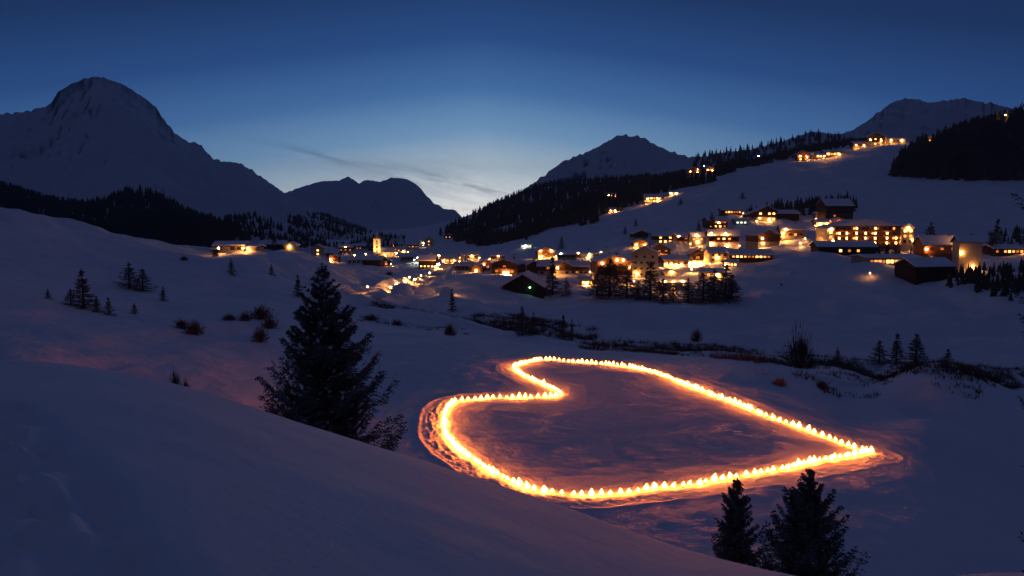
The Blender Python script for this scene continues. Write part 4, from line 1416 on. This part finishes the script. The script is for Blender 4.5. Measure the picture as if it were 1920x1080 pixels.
for r in HOUSES[:5]:
    r[11]['lampk'] = 0.55
for r in HOUSES[-14:]:
    r[9].extend([(-0.28, 0.45, 'w'), (0.3, 0.4, 'w')])  # extra wall lamps added to make the slope chalets brighter
    r[11].update({'winsc': 1.35, 'lampk': 1.2})
for r in HOUSES:
    house(*r[:11], **r[11])


# the big hotel with its columns of lit windows
def big_hotel():
    x, y, z = hit(1622, 463, ground)
    k = math.hypot(x, y) / F
    o = bpy.data.objects.new('hotel', None)
    C.objects.link(o)
    w, h, d = 118 * k, 44 * k, 16.0
    o.location = (x, y + d / 2, z)
    o.rotation_euler = (0, 0, math.radians(4))
    tag(o, 'largest hotel with columns of lit balcony windows on an amber front', 'hotel', 'buildings of the snowy village')
    hw = h * 0.80
    mb = MB()
    mb.box(-w / 2, w / 2, -d / 2, d / 2, -6, hw)
    obj('wall', mb.build('wall', M_WOOD2), o)
    mb = MB()
    rh = h * 0.22
    mb.prism([(-w / 2 - 1.5, hw), (w / 2 + 1.5, hw), (w * 0.12, hw + rh), (-w * 0.12, hw + rh)], 'y', -d / 2 - 1.8, d / 2 + 1.5)
    ro = obj('roof', mb.build('roof', M_WOOD), o)
    mb = MB()
    mb.prism([(-w / 2 - 1.4, hw + 0.25), (w / 2 + 1.4, hw + 0.25), (w * 0.12, hw + rh + 0.75), (-w * 0.12, hw + rh + 0.75)], 'y', -d / 2 - 1.9, d / 2 + 1.6)
    obj('snow_cover', mb.build('snow_cover', M_ROOFSNOW), ro)
    grid = [(1571, 3), (1584, 3), (1601, 4), (1617, 3), (1634, 4), (1655, 3), (1671, 2)]
    for i, (px, n) in enumerate(grid):
        xc = (px - 1622) * k
        for j in range(4):
            zc = hw * (0.18 + 0.235 * j)
            obj('window', WINS['2' if (i + 2 * j) % 4 == 0 else '0'], o, (xc - 0.4, -d / 2, zc), 0, (1.7, 1, 1.9))
            if j < n:
                lp = obj('wall_lamp', LAMPS['a'], o, (xc + 1.3, -d / 2, zc + 0.3), 0, 1.4)
                lp.scale = (1.3, 1.3, 2.6)
            if i < 6:
                obj('window', WINS['1' if (i * 3 + j) % 5 == 0 else '0'], o, (xc + 3.1, -d / 2, zc), 0, (1.5, 1, 1.7))
    for j in range(4):
        mb = MB()
        zb = hw * (0.18 + 0.235 * j) - 1.35
        mb.box(-w / 2, w / 2, -d / 2 - 1.5, -d / 2 - 0.003, zb - 0.2, zb)
        mb.box(-w / 2, w / 2, -d / 2 - 1.58, -d / 2 - 1.5, zb - 0.2, zb + 0.75)
        obj('balcony', mb.build('balcony', M_WOOD2), o)
    # end towers
    for sx_, wd_, hh_, rows2 in ((-1, 13 * k, h * 0.72, '3/2/.'), (1, 22 * k, h * 0.78, '33/22/00')):
        mb = MB()
        cx_ = sx_ * (w / 2 + wd_ / 2)
        mb.box(cx_ - wd_ / 2, cx_ + wd_ / 2, -d / 2 - 2.2, d / 2 - 2, -6, hh_)
        wing = obj('wing', mb.build('wing', M_PLASTER), o)
        mb = MB()
        mb.prism([(cx_ - wd_ / 2 - 0.8, hh_ + 0.003), (cx_ + wd_ / 2 + 0.8, hh_ + 0.003), (cx_, hh_ + wd_ * 0.3)], 'y', -d / 2 - 3, d / 2 - 1.5)
        obj('wing_roof', mb.build('wing_roof', M_ROOFSNOW), wing)
        for i, rw in enumerate(rows2.split('/')):
            for j, c in enumerate(rw):
                if c == '.':
                    continue
                obj('window', WINS[c], wing, (cx_ + wd_ * ((j + 0.5) / len(rw) - 0.5) * 0.9, -d / 2 - 2.2, hh_ * (0.8 - 0.26 * i)), 0, (2.2, 1, 2.1))
        obj('wall_lamp', LAMPS['w'], wing, (cx_, -d / 2 - 2.2, hh_ * 0.95), 0, 1.6)
        obj('wall_lamp', LAMPS['w'], wing, (cx_ + wd_ * 0.35, -d / 2 - 2.2, hh_ * 0.35), 0, 1.0)


big_hotel()


# the church, floodlit
def church():
    x, y, z = hit(707, 481, ground)
    k = math.hypot(x, y) / F
    o = bpy.data.objects.new('church', None)
    C.objects.link(o)
    o.location = (x, y, z)
    tag(o, 'floodlit village church with a tall tower and pointed dome', 'church', 'buildings of the snowy village')
    tw, th = 6.2 * k, 32 * k
    mb = MB()
    mb.box(-tw, tw, 0, 2 * tw, -3, th)
    t = obj('tower', mb.build('tower', M_WHITE), o)
    mb = MB()
    mb.box(-tw * 1.12, tw * 1.12, -tw * 0.12, 2.12 * tw, th + 0.003, th + 0.8)
    obj('cornice', mb.build('cornice', M_STONE), t)
    mb = MB()
    mb.lathe([(tw * 0.95, th + 0.8), (tw * 1.02, th + 2.0), (tw * 0.78, th + 5 * k), (tw * 0.42, th + 7.5 * k), (tw * 0.5, th + 8.5 * k), (tw * 0.28, th + 10.5 * k), (tw * 0.07, th + 13 * k), (0.02, th + 19 * k)], 12, 0, 0, tw)
    obj('dome', mb.build('dome', M_PLASTER, True), t)
    for zz_ in (0.86, 0.55, 0.3):
        obj('window', WINS['0'], t, (0, 0, th * zz_), 0, (1.6, 1, 2.6))
    mb = MB()
    n = 14
    mb.v = [(0, -0.06, th * 0.72)] + [(1.5 * math.cos(2 * math.pi * i / n), -0.06, th * 0.72 + 1.5 * math.sin(2 * math.pi * i / n)) for i in range(n)]
    mb.f = [(0, 1 + i, 1 + (i + 1) % n) for i in range(n)]
    mb.m = [0] * n
    obj('clock_face', mb.build('clock_face', M_STONE), t)
    nw, nh, nd = 26 * k, 8 * k, 11.0
    mb = MB()
    mb.box(tw + 0.01, tw + nw, 1, 1 + nd, -3, nh)
    nv = obj('nave', mb.build('nave', M_WHITE), o)
    mb = MB()
    mb.prism([(0.2, nh + 0.003), (1.8 + nd, nh + 0.003), (1 + nd / 2, nh + 5)], 'x', tw + 0.02, tw + nw + 0.6)
    obj('nave_roof', mb.build('nave_roof', M_ROOFSNOW), nv)
    for i in range(4):
        obj('window', WINS['2'], nv, (tw + nw * (i + 0.6) / 4.3, 1, nh * 0.55), 0, (1.5, 1, 3.4))
    for i, (lx, ly) in enumerate([(-5, -12), (5, -12), (14, -8), (22, -8)]):
        f = bpy.data.objects.new('floodlight', None)
        C.objects.link(f)
        gx, gy = x + lx, y + ly
        f.location = (gx, gy, float(ground(gx, gy)))
        tag(f, ['floodlight aimed up at the left side of the church tower', 'floodlight aimed up at the right side of the church tower',
                'floodlight before the middle of the church nave', 'floodlight before the far end of the church nave'][i], 'lamp', 'church floodlights')
        mb = MB()
        mb.box(-0.05, 0.05, -0.05, 0.05, -0.5, 0.9)
        mb.box(-0.3, 0.3, -0.12, 0.12, 0.9, 1.3)
        obj('housing', mb.build('housing', M_METAL), f)
        ld = bpy.data.lights.new('floodlight_beam', 'SPOT')
        ld.energy = 24000 if i < 2 else 2000
        ld.color = (1.0, 0.52, 0.12)
        ld.spot_size = math.radians(68)
        ld.spot_blend = 0.5
        ld.shadow_soft_size = 0.3
        lo = bpy.data.objects.new('floodlight_beam', ld)
        C.objects.link(lo)
        lo.parent = f
        lo.location = (0, 0.3, 1.35)
        tgt = Vector((x + (0 if i < 2 else lx), y + 2, z + (th * 0.85 if i < 2 else nh * 0.5)))
        lo.rotation_euler = (tgt - Vector((gx, gy + 0.3, f.location.z + 1.35))).to_track_quat('-Z', 'Y').to_euler()


church()


# street lamps
def lamp_post(px, py, hpx, label, kind='w', kk=1.0):
    x, y, z = hit(px, py, ground)
    k = math.hypot(x, y) / F
    hh = min(max(hpx * k, 2.5), 17.0 if kk > 1.7 and y > 900 else 8.0)
    o = bpy.data.objects.new('street_lamp', None)
    C.objects.link(o)
    o.location = (x, y, z)
    tag(o, label, 'street lamp', 'street lamps in the village')
    mb = MB()
    mb.lathe([(0.09, -0.5), (0.07, hh)], 6)
    mb.box(-0.04, 0.04, -0.7, 0.0, hh - 0.08, hh)
    obj('pole', mb.build('pole', M_METAL), o)
    mb = MB()
    r = 0.36 * kk
    mb.lathe([(0.06, 0.12), (r * 0.85, 0.05), (r, -0.12), (r * 0.7, -0.36 * kk), (0.05, -0.46 * kk)], 8)
    obj('lamp_head', mb.build('lamp_head', M_LAMPW if kind == 'c' else M_LAMP), o, (0, -0.7, hh - 0.2))


STREET = [(783, 492, 10, 'whitish street lamp left of the dazzling one in the valley', 'c', 1.1), (777, 494, 7, 'small whitish street lamp beside the taller whitish one', 'c', 0.8),
          (822, 503, 9, 'dazzling street lamp flooding the snow where the road enters the village', 'w', 2.4), (792, 485, 7, 'street lamp behind the whitish pair in the valley', 'w', 0.9),
          (665, 484, 6, 'street lamp below the reddish church side house', 'w', 1.0), (686, 482, 6, 'street lamp at the left end of the church wall', 'w', 1.2),
          (699, 485, 4, 'street lamp below the church tower', 'w', 0.9), (722, 482, 5, 'street lamp under the church nave', 'w', 1.1), (744, 480, 6, 'street lamp at the right end of the church wall', 'w', 1.2),
          (760, 536, 10, 'street lamp over the large lit snow mound', 'w', 1.2), (778, 534, 12, 'street lamp right of the large lit snow mound', 'w', 1.2), (744, 541, 9, 'street lamp left of the lit snow mound crest', 'w', 1.2),
          (690, 549, 5, 'street lamp by the road above the small hollow', 'w', 0.5), (840, 551, 6, 'lamp glowing on the oval snow mound behind the slim spruce', 'w', 0.9), (733, 548, 6, 'lamp at the left foot of the lit snow mound', 'w', 1.0),
          (790, 524, 5, 'road lamp on the bend above the mounds', 'w', 0.7), (806, 519, 5, 'road lamp further along the bend', 'w', 0.7), (768, 528, 5, 'road lamp at the start of the bend', 'w', 0.7),
          (1296, 512, 9, 'small street lamp before the blazing hotel entrance', 'w', 1.2), (1530, 462, 8, 'street lamp on the orange lit snow left of the big hotel', 'w', 1.3), (1545, 459, 6, 'street lamp at the left corner of the big hotel', 'w', 1.2),
          (1500, 462, 5, 'low lamp where the snowy lane meets the hotel approach', 'w', 0.9), (1105, 485, 9, 'street lamp at the foot of the ski slope', 'c', 0.5), (1078, 480, 6, 'faint white street lamp left of the ski slope foot', 'c', 0.5),
          (1125, 475, 5, 'faint white street lamp right of the ski slope foot', 'c', 0.5), (1053, 480, 6, 'faint white street lamp by the long dark roof', 'c', 0.6), (1320, 300, 12, 'white floodlight mast on the ridge left of the gap', 'c', 2.4),
          (1422, 293, 10, 'white floodlight mast on the ridge above the ski run', 'c', 2.2), (1883, 238, 26, 'warm lamp high in the black forest at the right edge', 'w', 1.8), (1280, 540, 8, 'lamp on the terrace behind the front spruces', 'w', 1.0),
          (1240, 528, 5, 'lamp at the left end of the lit terrace wall', 'w', 0.9), (1630, 520, 5, 'lamp on the curved snow ramp below the annex', 'w', 0.35), (985, 465, 4, 'cool lamp beside the lift station', 'c', 0.9)]
for r in STREET:
    lamp_post(*r)
# extra lamps added beside many houses for warm light on snow and walls
for i, r in enumerate(HOUSES[:NH - 14]):
    wd_ = r[10].split()
    if i % 5 in (1, 3) or r[0] > 1560 and i % 2 or len(wd_) > 12 or len(wd_) == 11 or 'barn' in r[10] or 'unlit' in r[10]:
        continue
    sd_ = -1 if i % 2 else 1
    lamp_post(r[0] + sd_ * (r[2] / 2 + 3), r[1] + 3, 5, ('added lamp by the ' if len(wd_) > 11 else 'added lamp just %s of the ' % ('right' if sd_ > 0 else 'left')) + r[10], 'w', random.uniform(0.35, 0.8))

# snow mounds along the lit road, with the dark mouths of the shelters under them
for px_, py_, w_, h_, lb_ in [(752, 549, 50, 17, 'large rounded snow mound lit from above beside the road'), (700, 556, 40, 9, 'small faintly lit snow mound left of the large one'),
                              (836, 553, 26, 15, 'oval snow mound catching warm light behind the slim spruce'), (795, 549, 44, 13, 'dim low mound of cleared snow right of the large one')]:
    x_, y_, z_ = hit(px_, py_, ground)
    k_ = math.hypot(x_, y_) / F
    prof_ = [(1.0, -0.35), (0.97, 0.1), (0.86, 0.42), (0.64, 0.74), (0.36, 0.94), (0.02, 1.0)]
    n_ = 26
    vs, fs = [], []
    rg = np.random.default_rng(px_)
    for r_, zz_ in prof_:
        for i in range(n_):
            a_ = 2 * math.pi * i / n_
            j_ = 1 + 0.16 * math.sin(a_ * 2 + px_) + rg.normal(0, 0.02)
            vs.append((r_ * math.cos(a_) * w_ * k_ / 2 * j_, r_ * math.sin(a_) * w_ * k_ / 2 * 0.6 * j_, zz_ * h_ * k_))
    for kx in range(len(prof_) - 1):
        for i in range(n_):
            fs.append((kx * n_ + i, kx * n_ + (i + 1) % n_, (kx + 1) * n_ + (i + 1) % n_, (kx + 1) * n_ + i))
    tag(obj('snow_mound', mesh('snow_mound', vs, fs, M_ROOFSNOW, True), None, (x_, y_ + w_ * k_ * 0.3, z_)), lb_, 'snow mound', 'heaps of cleared snow along the road')


# ------------------------------------------------------------------ the torches
fl = MB()
fl.lathe([(0.08, 0.0), (0.155, 0.03), (0.175, 0.09), (0.155, 0.17), (0.105, 0.25), (0.05, 0.33), (0.01, 0.40)], 7)
FLAME = fl.build('flame', M_FLAME, True)
cp_ = MB()
cp_.lathe([(0.065, -0.18), (0.07, 0.02), (0.085, 0.06), (0.08, 0.09)], 8)
CUP = cp_.build('wax_stick', M_WAX, True)
dr = MB()
dr.lathe([(0.10, 0.075), (0.115, 0.09), (0.09, 0.11)], 8)
DRIP = dr.build('drip_tray', M_METAL)
# resample the outline at the distance between two torches
HP = np.array(HEART + [HEART[0]])
al = np.cumsum(np.r_[0, np.hypot(*np.diff(HP, axis=0).T)])
NT = int(al[-1] / 0.70)
print('torches', NT, 'length', al[-1])
ORD = ['first', 'second', 'third', 'fourth', 'fifth', 'sixth', 'seventh', 'eighth', 'ninth', 'tenth', 'eleventh', 'twelfth', 'thirteenth', 'fourteenth', 'fifteenth', 'sixteenth',
       'seventeenth', 'eighteenth', 'nineteenth']
TENS = {2: 'twent', 3: 'thirt', 4: 'fort', 5: 'fift', 6: 'sixt', 7: 'sevent', 8: 'eight', 9: 'ninet'}


def ordinal(n):
    if n <= 19:
        return ORD[n - 1]
    if n % 10 == 0:
        return TENS[n // 10] + 'ieth'
    return TENS[n // 10] + 'y-' + ORD[n % 10 - 1]


SEG = [(0, 20, 'along the far side of the heart counted from its tip'), (20, 30, 'from the far lobe down into the notch of the heart'),
       (30, 41, 'from the notch out along the near lobe of the heart'), (41, 53, 'round the outer bend of the near lobe of the heart'),
       (53, 999, 'along the near side of the heart from the bend to the tip')]
cnt = {}
rg = np.random.default_rng(4)
for i in range(NT):
    s_ = al[-1] * i / NT + rg.normal(0, 0.05)
    s_ = max(s_, 0)
    x_, y_ = float(np.interp(s_, al, HP[:, 0])) + rg.normal(0, 0.025), float(np.interp(s_, al, HP[:, 1])) + rg.normal(0, 0.03)
    seg = int(np.searchsorted(al, s_, 'right') - 1)
    txt = next(t for a_, b_, t in SEG if a_ <= seg < b_)
    cnt[txt] = cnt.get(txt, 0) + 1
    o = bpy.data.objects.new('torch', None)
    C.objects.link(o)
    o.location = (x_, y_, float(ground(x_, y_)))
    o.rotation_euler = (rg.normal(0, 0.04), rg.normal(0, 0.04), rg.uniform(0, 6.28))
    tag(o, 'burning torch, ' + ordinal(cnt[txt]) + ' ' + txt, 'torch', 'torches burning in the outline of a heart')
    obj('wax_stick', CUP, o)
    obj('drip_tray', DRIP, o)
    f_ = obj('flame', FLAME, o, (0, 0, 0.09))
    sc_ = rg.uniform(0.72, 1.3)
    f_.scale = (sc_ * rg.uniform(0.85, 1.15), sc_ * rg.uniform(0.85, 1.15), sc_ * rg.uniform(0.85, 1.2))
    f_.rotation_euler = (rg.normal(0, 0.12), -0.12 + rg.normal(0, 0.12), 0)

# ------------------------------------------------------------------ air
HAZE = True
HAZE_TOP = max(TOPS) + 25
if HAZE:
    mh = bpy.data.materials.new('valley_air')
    mh.use_nodes = True
    t = mh.node_tree
    t.nodes.clear()
    pv = t.nodes.new('ShaderNodeVolumePrincipled')
    pv.inputs['Color'].default_value = (0.45, 0.66, 1.0, 1)
    pv.inputs['Density'].default_value = 0.000072
    pv.inputs['Anisotropy'].default_value = 0.3
    oo = t.nodes.new('ShaderNodeOutputMaterial')
    t.links.new(pv.outputs[0], oo.inputs['Volume'])
    mb = MB()
    mb.box(-24000, 24000, -120, 9200, -420, HAZE_TOP)
    tag(obj('haze', mb.build('haze', mh)), 'thin bluish evening haze filling the valley', kind='stuff')
